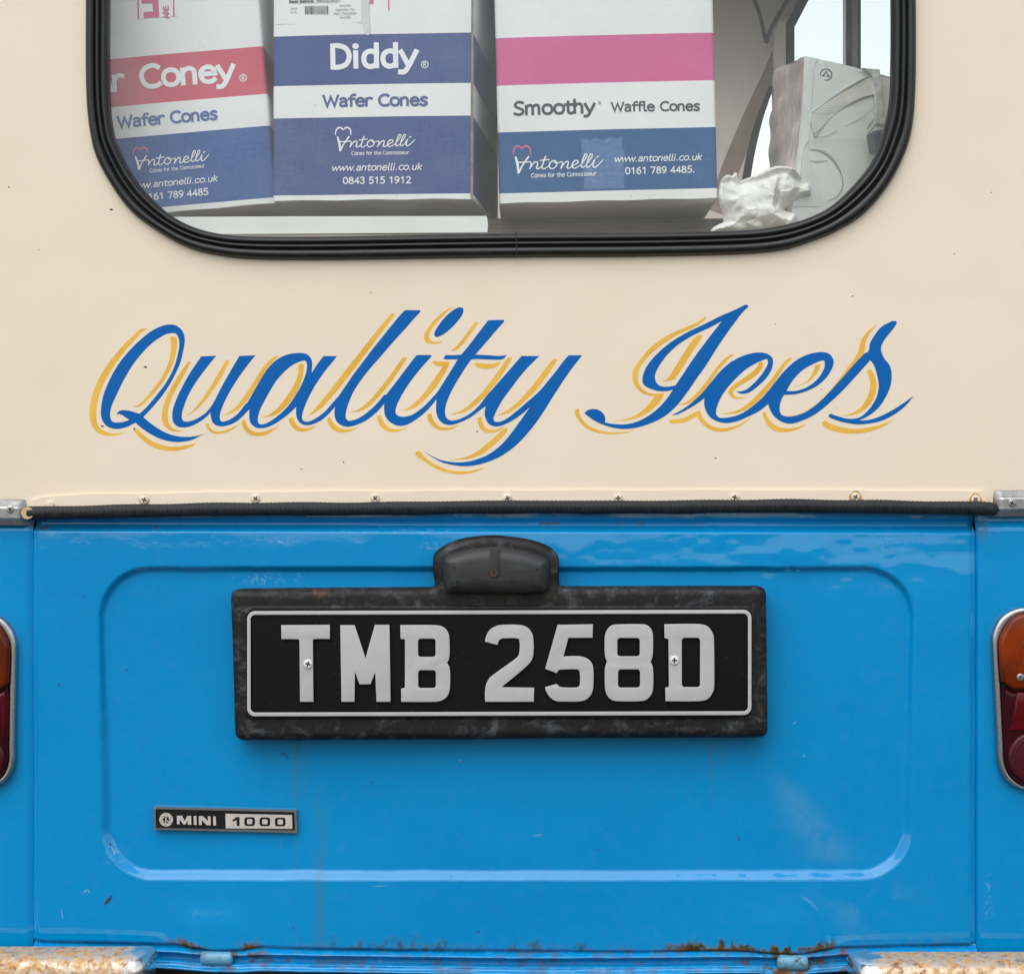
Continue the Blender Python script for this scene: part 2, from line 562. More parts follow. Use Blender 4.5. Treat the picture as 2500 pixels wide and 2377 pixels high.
def chrome_rust():
    a = N('rusted_chrome')
    n = a.noise(34, 8, .72, .4, None, (1, 1, .8))
    sp = a.ramp(a.noise(120, 6, .7), .42, .60)
    edge = a.attr('rust')
    m = a.math('MULTIPLY', a.ramp(a.math('ADD', n, a.math('MULTIPLY', edge, .42)), .50, .66), a.fmix(sp, .55, 1.0), 0, True)
    c = a.mix(a.ramp(a.noise(170, 5, .7), .35, .65), (.48, .225, .06), (.63, .42, .19))
    c = a.mix(a.math('MULTIPLY', a.ramp(a.noise(95, 7, .75), .51, .62), .9), c, (.19, .062, .016))
    a.set(col=a.mix(m, (.80, .79, .77), c), metal=a.fmix(m, .97, .05), rough=a.fmix(m, .17, .72))
    a.bump(a.math('ADD', m, a.math('MULTIPLY', a.noise(300, 4), .6)), .35, .0006)
    return a.m


def metal(name, col, rough, scale=90, var=.25, bump=.15):
    a = N(name)
    n = a.ramp(a.noise(scale, 6, .65), .3, .7)
    a.set(col=a.mix(n, tuple(c * (1 - var) for c in col), col), metal=1.0, rough=a.fmix(n, min(1, rough * 1.4), rough))
    a.bump(a.noise(scale * 4, 3), bump, .0003)
    return a.m


def card(name, col, dirty=.25):
    a = N(name)
    n = a.ramp(a.noise(9, 4), .3, .7)
    lin = a.noise(500, 2, .5, 0, None, (3, 1, .12))
    lin2 = a.noise(500, 2, .5, 0, None, (.12, 1, 3))
    lx = a.math('ADD', lin, lin2)
    c = a.mix(n, tuple(x * .95 for x in col), tuple(min(1, x * 1.03) for x in col))
    c = a.mix(a.math('MULTIPLY', a.ramp(lx, .95, 1.2), .035), c, (.85, .85, .85))
    scr = a.math('MULTIPLY', a.ramp(a.noise(70, 8, .75, 1.0), .62, .70), dirty)
    c = a.mix(scr, c, (.30, .28, .25))
    a.set(col=c, rough=.55, spec=.35)
    a.bump(a.math('ADD', a.math('MULTIPLY', lx, .3), a.math('MULTIPLY', a.noise(25, 3), 1.6)), .25, .0008)
    return a.m


def glass_mat():
    a = N('window_glass')
    lw = a.n('ShaderNodeLayerWeight'); lw.inputs[0].default_value = .5
    p = a.math('POWER', lw.outputs['Facing'], 5.0)
    f = a.math('ADD', a.math('MULTIPLY', p, .9), .058)
    tr = a.n('ShaderNodeBsdfTransparent'); tr.inputs[0].default_value = (.965, .985, .98, 1)
    gl = a.n('ShaderNodeBsdfGlossy'); gl.inputs['Roughness'].default_value = .015
    mx = a.n('ShaderNodeMixShader')
    a.t.links.new(f, mx.inputs[0]); a.t.links.new(tr.outputs[0], mx.inputs[1]); a.t.links.new(gl.outputs[0], mx.inputs[2])
    # soft sky reflections painted as diffuse patches, plus specks of dust
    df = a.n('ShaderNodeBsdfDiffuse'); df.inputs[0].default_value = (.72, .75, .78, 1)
    haze_dust = a.math('ADD', a.ramp(a.noise(5, 4, .6, .6), .44, .74, .004, .085), a.math('MULTIPLY', a.math('MULTIPLY', a.ramp(a.vor(160), .03, .07, 1, 0), a.ramp(a.noise(40, 3), .58, .66)), .6))
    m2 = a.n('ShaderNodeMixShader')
    a.t.links.new(haze_dust, m2.inputs[0]); a.t.links.new(mx.outputs[0], m2.inputs[1]); a.t.links.new(df.outputs[0], m2.inputs[2])
    a.t.links.new(m2.outputs[0], a.t.nodes['Material Output'].inputs[0])
    bp = a.n('ShaderNodeBump'); bp.inputs['Strength'].default_value = .15; bp.inputs['Distance'].default_value = .002
    a.t.links.new(a.noise(3, 2), bp.inputs['Height']); a.t.links.new(bp.outputs[0], gl.inputs['Normal'])
    return a.m


def lens_mat(name, col, scale, deep):
    a = N(name)
    w = a.n('ShaderNodeTexWave', wave_type='BANDS', bands_direction='DIAGONAL'); w.inputs['Scale'].default_value = scale
    a.t.links.new(a.co.outputs['Object'], w.inputs[0])
    n = a.ramp(a.noise(18, 4), .35, .7)
    a.set(col=a.mix(n, tuple(c * deep for c in col), col), rough=.25, coat=.38, coatr=.02, spec=.1)
    a.bump(a.math('ADD', w.outputs['Fac'], a.math('MULTIPLY', a.noise(40, 2), 2)), .12, .0005)
    return a.m


CREAM = cream_paint()
BLUE = blue_paint()
PLINTH = plinth_mat()
RUBBER = simple('black_rubber', (.011, .0115, .0125), .38, .25, 60, .12, 500, .0003, spec=.45)
BRAID = simple('black_braided_cloth', (.013, .014, .017), .55, .35, 220, .5, 900, .0004, spec=.35)
LAMPBLK = simple('black_moulded_plastic', (.024, .025, .027), .46, .25, 45, .25, 900, .0003, spec=.45)
SILVER = metal('brushed_silver', (.56, .55, .56), .42, 120, .12, .05)
SILVERP = simple('silver_plate_paint', (.47, .46, .465), .42, .03, 60, spec=.3)
PLATEBLK = N('plate_black')
_s = PLATEBLK.math('MULTIPLY', PLATEBLK.ramp(PLATEBLK.vor(240), .05, .11, 1, 0), PLATEBLK.ramp(PLATEBLK.noise(50, 3), .50, .60))
PLATEBLK.set(col=PLATEBLK.mix(_s, (.0055, .0055, .006), (.11, .105, .10)), rough=.45, spec=.12)
PLATEBLK = PLATEBLK.m
CHROME = metal('polished_chrome', (.78, .77, .76), .12, 60, .15, .04)
ALU = metal('dull_aluminium', (.50, .50, .50), .38, 110, .35, .3)
BEZEL = metal('tarnished_chrome', (.50, .52, .55), .25, 130, .30, .2)
CHRUST = chrome_rust()
DARK = simple('dark_recess', (.012, .011, .011), .6, .2)
LETBLUE = simple('signwriter_blue', (.000, .115, .42), .38, .06, 35, .15, 260, .0003, spec=.15)
LETYEL = N('signwriter_yellow')
_n = LETYEL.ramp(LETYEL.noise(26, 4, .6, .5), .32, .68)
LETYEL.set(col=LETYEL.mix(_n, (.74, .40, .055), (.82, .50, .085)), rough=.40, spec=.2)
LETYEL = LETYEL.m
CHIP = simple('paint_chip_dark', (.07, .045, .03), .8)
BADGEBLK = simple('badge_enamel_black', (.008, .008, .010), .15, .2, 200, coat=.5)
BADGESIL = simple('badge_satin_silver', (.60, .56, .51), .35, .06, 150, metal=.2)
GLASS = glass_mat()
AMBER = lens_mat('amber_lens', (.25, .030, .001), 330, .40)
RED = lens_mat('dark_red_lens', (.085, .001, .006), 140, .35)
REDB = lens_mat('bright_red_lens', (.16, .001, .008), 200, .5)
REFL = lens_mat('reflector_red', (.085, .010, .018), 420, .7)
WHITECARD = card('white_card', (.84, .84, .85), .5)
BLUECARD = card('navy_card', (.030, .066, .240))
BLUECARD2 = card('mid_blue_card', (.004, .086, .260))
BLUECARD3 = card('royal_blue_card', (.008, .082, .31))
PINKCARD = card('pink_card', (.66, .105, .29))
REDCARD = card('rose_red_card', (.62, .095, .15))
DIRTCARD = card('scuffed_white_card', (.80, .80, .79), .95)
KRAFT = simple('kraft_edge', (.26, .21, .17), .8, .3, 80)
INKW = simple('white_ink', (.83, .85, .88), .5, .03)
INKN = simple('navy_ink', (.042, .082, .265), .5, .05)
INKB = simple('blue_ink', (.05, .13, .36), .5, .05)
INKG = simple('charcoal_ink', (.045, .05, .065), .5, .05)
INKP = simple('pink_ink', (.66, .12, .26), .5, .05)
INKGREY = simple('grey_ink', (.30, .31, .33), .5, .05)
TAPE = simple('clear_packing_tape', (.16, .26, .42), .12, .3, 120, .8, 90, .002, coat=.8)
PVC = simple('white_pvc', (.74, .75, .74), .35, .04, 12)
TAUPE = simple('taupe_lining', (.66, .59, .53), .7, .10, 6, .1, 60)
BROWN = simple('brown_trim', (.27, .20, .155), .6, .25, 12, .2, 80)
WOOD = N('dark_wood_edge')
_n = WOOD.noise(60, 6, .7, .3, None, (.12, 1, 3.2))
WOOD.set(col=WOOD.mix(WOOD.ramp(_n, .35, .65), (.045, .031, .026), (.31, .25, .22)), rough=.4)
WOOD = WOOD.m
FRAME = simple('pale_window_frame', (.50, .50, .49), .4, .06)
LINING = simple('interior_lining', (.76, .75, .73), .6, .06, 8)
PAPER = simple('crumpled_white_paper', (.78, .77, .73), .9, .02, 20, .12, 120, .0006, spec=.15, sss=.0)
FILM = simple('clear_film_over_white', (.70, .72, .715), .22, .05, 14, .5, 60, .0015, coat=.6)
FILMGREY = simple('grey_printed_card', (.66, .69, .68), .2, .06, 14, .5, 50, .0012, coat=.6)
NAPKIN = N('brown_napkins_in_film')
_n = NAPKIN.noise(90, 6, .65, .4, None, (2, 6, .35))
NAPKIN.set(col=NAPKIN.mix(NAPKIN.ramp(_n, .35, .65), (.34, .28, .26), (.50, .45, .43)), rough=.28, coat=.5)
NAPKIN.bump(_n, .5, .002)
NAPKIN = NAPKIN.m
CUTL = simple('pale_grey_plastic', (.60, .60, .56), .25, .08, 30, coat=.4)
CUTLD = simple('grey_plastic_edge', (.30, .32, .32), .3, .1, 30)
NAVYBOX = simple('dark_navy_plastic', (.022, .024, .045), .35)
ASPH = simple('tarmac', (.05, .05, .05), .85, .3, 90, .5, 300, .004)

# ------------------------------------------------------------------ ground the van stands on
gm = mesh('tarmac_ground', [(-400, -400, 0), (400, -400, 0), (400, 400, 0), (-400, 400, 0)], [(0, 1, 2, 3)])
go = obj('tarmac_ground', gm, ASPH)
go['kind'] = 'structure'

# ------------------------------------------------------------------ the van
van = empty('ice_cream_van', (0, 0, 0))
tag(van, 'rear of a small ice cream van, cream above and bright blue below', 'van')

# window outlines (left to right along the bottom, outer and inner edge of the seal)
outer = [(210, -60), (210, 60), (212, 239), (221, 327), (241, 396), (279, 464), (327, 522), (385, 566), (453, 602), (521, 622), (606, 633),
         (760, 635), (1000, 633), (1300, 629), (1600, 626), (1800, 622), (1905, 612), (1973, 593), (2041, 566), (2109, 522), (2172, 447), (2212, 368), (2229, 290), (2235, 205), (2235, 60), (2235, -60)]
inner = [(266, -60), (266, 60), (267, 239), (273, 307), (287, 355), (316, 416), (361, 474), (412, 522), (470, 552), (538, 570), (606, 576),
         (760, 576), (1000, 573), (1300, 569), (1600, 566), (1800, 562), (1888, 553), (1973, 531), (2041, 494), (2109, 423), (2145, 362), (2165, 295), (2174, 230), (2177, 160), (2177, 40), (2177, -60)]
def full_loop(h):
    a = smooth(h, 8, False)
    b = [(x, -120 - y) for x, y in reversed(a)][1:-1]
    return a + b
OUT, INN = full_loop(outer), full_loop(inner)
mid = [((a[0] * .6 + b[0] * .4), (a[1] * .6 + b[1] * .4)) for a, b in zip(OUT, INN)]

# cream rear panel with the window opening; its lower edge sits behind the screwed flange
UPW = [(-536, -1000), (3036, -1000), (3036, 1236), (-536, 1236)]
upper = flat('rear_panel', [UPW, mid], vanmap(0), CREAM, van, -.003, .003)

# rubber seal swept round the window
prof = [(0, 0.001), (0.015, -.0035), (.06, -.0068), (.13, -.0092), (.24, -.0100), (.35, -.0092), (.40, -.0068), (.425, -.0035), (.45, -.0035),
        (.47, -.0068), (.52, -.0086), (.58, -.0084), (.63, -.0066), (.65, -.0025), (.675, -.0025), (.70, -.0058), (.76, -.0072), (.86, -.0062), (.95, -.0030), (.99, .002), (1.0, .008)]
def seal_mesh():
    V, F = [], []
    n, m = len(OUT), len(prof)
    for i, (a, b) in enumerate(zip(OUT, INN)):
        for t, h in prof:
            px = a[0] + (b[0] - a[0]) * t + 0.5 * math.sin(i * .37)
            py = a[1] + (b[1] - a[1]) * t + 0.5 * math.sin(i * .29 + 1)
            p = W(px, py, 0); V.append((p.x, h, p.z))
    for i in range(n):
        j = (i + 1) % n
        for k in range(m - 1):
            F.append((i * m + k, i * m + k + 1, j * m + k + 1, j * m + k))
    me = mesh('window_seal', V, F, True)
    return me
seal = obj('window_seal', seal_mesh(), RUBBER, van)
# butt joint in the filler strip
flat('seal_joint', [[(1259, 566), (1261.5, 566), (1262, 631), (1260.4, 631)]], vanmap(-.0101), DARK, seal, 0, .0002)
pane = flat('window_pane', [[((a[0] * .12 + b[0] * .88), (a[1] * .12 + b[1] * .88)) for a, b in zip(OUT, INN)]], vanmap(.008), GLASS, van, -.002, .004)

# ---------------------------------------------------------------- hand painted lettering
def c5(p): return [(200 + q[0] / 3.0354, 700 + q[1] / 3.0354) + tuple(q[2:]) for q in p]
def c6(p): return [(800 + q[0] / 3.0354, 700 + q[1] / 3.0354) + tuple(q[2:]) for q in p]
def c7(p): return [(1380 + q[0] / 2.242, 700 + q[1] / 2.242) + tuple(q[2:]) for q in p]

BLUEL = [
 (c5, 'Q', [(660, 280), (600, 288), (520, 325), (430, 395), (350, 475), (270, 575), (205, 690), (160, 800), (142, 900), (143, 960), (160, 1005), (190, 1035), (230, 1050), (275, 1052), (330, 1040), (375, 1018), (398, 1008, 1), (440, 1045), (500, 1085), (570, 1122), (640, 1143), (710, 1150), (780, 1143), (835, 1126), (880, 1102), (938, 1079, 1), (875, 1099), (820, 1109), (760, 1112), (690, 1103), (620, 1080), (550, 1040), (490, 995), (455, 965, 1), (520, 895), (580, 825), (640, 740), (690, 650), (730, 560), (752, 470), (762, 400), (755, 350), (735, 315), (700, 288)],
  [[(670, 343), (620, 353), (560, 388), (500, 435), (430, 510), (370, 590), (310, 690), (262, 790), (225, 870), (210, 930), (213, 975), (230, 1000), (265, 1005), (310, 1000), (352, 985, 1), (320, 965), (290, 946), (260, 943, 1), (268, 926), (300, 914), (350, 918), (400, 932), (427, 940, 1), (480, 890), (560, 795), (630, 700), (685, 590), (715, 480), (722, 410), (712, 370), (695, 348)]]),
 (c5, 'u', [(885, 515, 1), (995, 511, 1), (955, 560), (900, 630), (850, 700), (800, 780), (765, 860), (742, 935), (742, 975), (755, 995), (785, 998), (820, 990), (865, 970), (915, 935), (951, 895), (985, 840), (1020, 770), (1075, 670), (1130, 575), (1168, 512, 1), (1286, 508, 1), (1240, 565), (1180, 645), (1130, 720), (1080, 805), (1045, 880), (1023, 945), (1025, 985), (1038, 998), (1065, 995), (1110, 975), (1160, 935), (1220, 862), (1262, 850, 1), (1275, 900, 1), (1242, 905, 1), (1200, 950), (1150, 995), (1100, 1020), (1045, 1033), (1000, 1028), (970, 1005), (957, 970), (952, 930, 1), (925, 960), (880, 995), (825, 1025), (775, 1040), (730, 1040), (695, 1025), (675, 995), (670, 945), (680, 890), (710, 810), (755, 720), (800, 640), (845, 573)], []),
 (c5, 'a', [(1225, 858, 1), (1260, 800), (1300, 730), (1350, 645), (1400, 580), (1460, 530), (1530, 500), (1610, 490), (1660, 497), (1690, 520), (1706, 555), (1705, 600), (1703, 638, 1), (1740, 580), (1790, 513, 1), (1890, 514, 1), (1850, 565), (1790, 640), (1735, 720), (1685, 810), (1650, 890), (1632, 950), (1635, 985), (1655, 998), (1690, 995), (1740, 970), (1800, 925), (1850, 868), (1880, 835, 1), (1910, 835, 1), (1900, 890, 1), (1877, 887, 1), (1825, 945), (1770, 990), (1710, 1018), (1660, 1025), (1620, 1010), (1597, 980), (1587, 940), (1588, 887, 1), (1540, 935), (1475, 985), (1410, 1025), (1350, 1045), (1300, 1045), (1265, 1025), (1245, 995), (1240, 950), (1242, 905, 1)],
  [[(1650, 547), (1620, 552), (1560, 580), (1500, 630), (1445, 690), (1400, 760), (1355, 840), (1320, 910), (1305, 965), (1305, 1000), (1320, 1018), (1355, 1015), (1405, 990), (1470, 940), (1530, 880), (1585, 800), (1630, 720), (1660, 640), (1668, 585), (1664, 558)]]),
 (c6, 'l', [(573, 173, 1), (684, 174, 1), (686, 186), (640, 235), (580, 305), (520, 370), (450, 450), (380, 530), (310, 610), (240, 700), (190, 780), (155, 860), (135, 930), (135, 970), (150, 990), (180, 990), (225, 975), (280, 940), (340, 890), (390, 835), (418, 800, 1), (448, 800, 1), (445, 868, 1), (420, 865, 1), (390, 900), (350, 940), (285, 990), (220, 1020), (165, 1035), (120, 1033), (85, 1015), (60, 985), (50, 940), (55, 888, 1), (58, 838), (80, 810), (130, 738), (190, 650), (260, 558), (330, 465), (400, 378), (470, 290), (530, 218)], []),
 (c6, 'i', [(660, 505, 1), (768, 506, 1), (766, 519), (720, 570), (660, 640), (600, 720), (550, 800), (515, 870), (502, 920), (510, 945), (535, 960), (575, 962), (620, 950), (670, 920), (730, 870), (790, 805, 1), (830, 790, 1), (830, 840, 1), (808, 832, 1), (760, 890), (710, 940), (650, 985), (590, 1020), (535, 1030), (490, 1018), (450, 990), (425, 950), (418, 900), (421, 862, 1), (418, 828), (440, 790), (500, 715), (560, 635), (620, 555)], []),
 (c6, 'i_dot', [(985, 152), (1003, 160), (1005, 185), (990, 220), (950, 270), (905, 315), (860, 350), (820, 370), (800, 370), (790, 355), (798, 325), (830, 275), (870, 225), (920, 180), (960, 157)], []),
 (c6, 't', [(1190, 248, 1), (1303, 245, 1), (1305, 260), (1260, 310), (1200, 380), (1140, 450), (1093, 502, 1), (1200, 508), (1280, 512), (1323, 504, 1), (1312, 525), (1280, 540), (1180, 538), (1105, 535), (1062, 540, 1), (1030, 585), (985, 655), (940, 730), (900, 810), (875, 880), (870, 940), (885, 975), (915, 990), (960, 985), (1020, 960), (1080, 920), (1130, 870), (1170, 815, 1), (1205, 810, 1), (1200, 880, 1), (1175, 880, 1), (1120, 920), (1060, 965), (990, 1000), (930, 1020), (890, 1022), (850, 1008), (820, 975), (805, 930), (803, 880), (808, 832, 1), (795, 805), (820, 770), (870, 690), (920, 610), (964, 538, 1), (920, 537), (872, 537), (861, 529), (868, 513), (882, 506), (930, 507), (990, 503, 1), (1050, 430), (1100, 365), (1150, 300)], []),
 (c6, 'y', [(1437, 512, 1), (1550, 513), (1571, 510, 1), (1540, 540), (1480, 600), (1420, 670), (1360, 750), (1300, 830), (1260, 900), (1232, 960), (1230, 985), (1245, 1000), (1280, 998), (1330, 975), (1400, 920), (1470, 860), (1540, 800), (1590, 750), (1630, 700), (1680, 640), (1740, 560), (1785, 508, 1), (1885, 507, 1), (1868, 530), (1820, 590), (1770, 660), (1710, 750), (1640, 860), (1580, 955), (1510, 1050), (1440, 1130), (1370, 1195), (1290, 1250), (1200, 1292), (1100, 1320), (1010, 1328), (930, 1320), (850, 1300), (790, 1270), (750, 1244), (722, 1222, 1), (770, 1252), (830, 1280), (900, 1295), (980, 1300), (1060, 1290), (1140, 1265), (1210, 1230), (1280, 1175), (1340, 1110), (1400, 1030), (1450, 960), (1503, 886, 1), (1460, 925), (1400, 970), (1340, 1005), (1280, 1030), (1235, 1033), (1195, 1015), (1170, 975), (1163, 930), (1173, 882, 1), (1172, 818), (1220, 760), (1290, 680), (1360, 600)], []),
 (c7, 'I', [(985, 98, 1), (920, 130), (850, 160), (760, 205), (670, 248), (590, 295), (520, 350), (460, 415), (430, 470), (422, 510), (430, 535), (460, 555), (510, 570), (555, 570), (590, 562, 1), (550, 620), (500, 672), (440, 715), (380, 742), (320, 753), (260, 750), (217, 742, 1), (218, 715), (205, 690), (180, 673), (145, 669), (120, 677), (105, 692, 1), (135, 715), (165, 735), (215, 757), (270, 772), (330, 777), (400, 768), (470, 745), (540, 710), (605, 655), (665, 580), (720, 500), (770, 430), (820, 350), (870, 275), (920, 205), (970, 140), (1000, 112, 1), (1000, 102)],
  [[(858, 187, 1), (780, 228), (700, 265), (620, 315), (560, 370), (515, 430), (492, 480), (495, 515), (515, 540), (550, 547), (602, 540, 1), (640, 485), (700, 395), (770, 300), (820, 235)]]),
 (c7, 'c', [(585, 700, 1), (640, 672), (700, 627), (750, 580), (800, 520), (850, 460), (910, 410), (980, 375), (1050, 360), (1100, 365), (1130, 385), (1137, 415), (1125, 460), (1090, 510), (1040, 555), (1000, 580), (965, 584), (937, 573, 1), (985, 565), (1030, 530), (1075, 480), (1105, 430), (1109, 405), (1103, 393, 1), (1060, 410), (990, 450), (920, 515), (870, 575), (840, 630), (825, 680), (830, 705), (850, 717), (890, 715), (950, 700), (1010, 665), (1070, 615), (1108, 572, 1), (1135, 570, 1), (1130, 645, 1), (1112, 640, 1), (1060, 680), (1000, 710), (940, 735), (880, 745), (830, 735), (790, 710), (765, 665), (760, 625), (765, 605, 1), (720, 640), (660, 675), (615, 697)], []),
 (c7, 'e', [(1106, 578, 1), (1150, 520), (1200, 460), (1260, 405), (1330, 370), (1400, 357), (1445, 368), (1467, 400), (1463, 440), (1430, 495), (1380, 540), (1320, 570), (1260, 587), (1198, 590, 1), (1180, 625), (1173, 665), (1180, 695), (1205, 709), (1250, 708), (1310, 688), (1370, 648), (1440, 582), (1510, 505), (1580, 425), (1640, 362, 1), (1690, 350, 1), (1690, 400, 1), (1668, 402, 1), (1600, 478), (1520, 565), (1440, 640), (1370, 695), (1300, 730), (1240, 748), (1190, 740), (1145, 710), (1120, 670), (1112, 640, 1)],
  [[(1410, 402), (1360, 420), (1300, 455), (1250, 505), (1218, 555), (1212, 570, 1), (1270, 568), (1330, 545), (1385, 500), (1415, 450), (1420, 415)]]),
 (c7, 's', [(1790, 187, 1), (1812, 190), (1811, 206, 1), (1790, 235), (1750, 285), (1731, 320), (1729, 350), (1745, 390), (1775, 430), (1786, 480), (1780, 540), (1755, 600), (1715, 660), (1660, 705), (1605, 730, 1), (1660, 728), (1720, 710), (1790, 675), (1850, 637), (1905, 597, 1), (1870, 642), (1820, 685), (1750, 725), (1680, 745), (1600, 752), (1530, 742), (1480, 728), (1445, 713), (1443, 702), (1453, 695, 1), (1500, 711), (1550, 722), (1600, 718), (1635, 698), (1675, 655), (1705, 600), (1716, 540), (1706, 480), (1690, 430), (1668, 400, 1), (1640, 378, 1), (1662, 345), (1668, 310), (1690, 270), (1730, 220)], []),
]
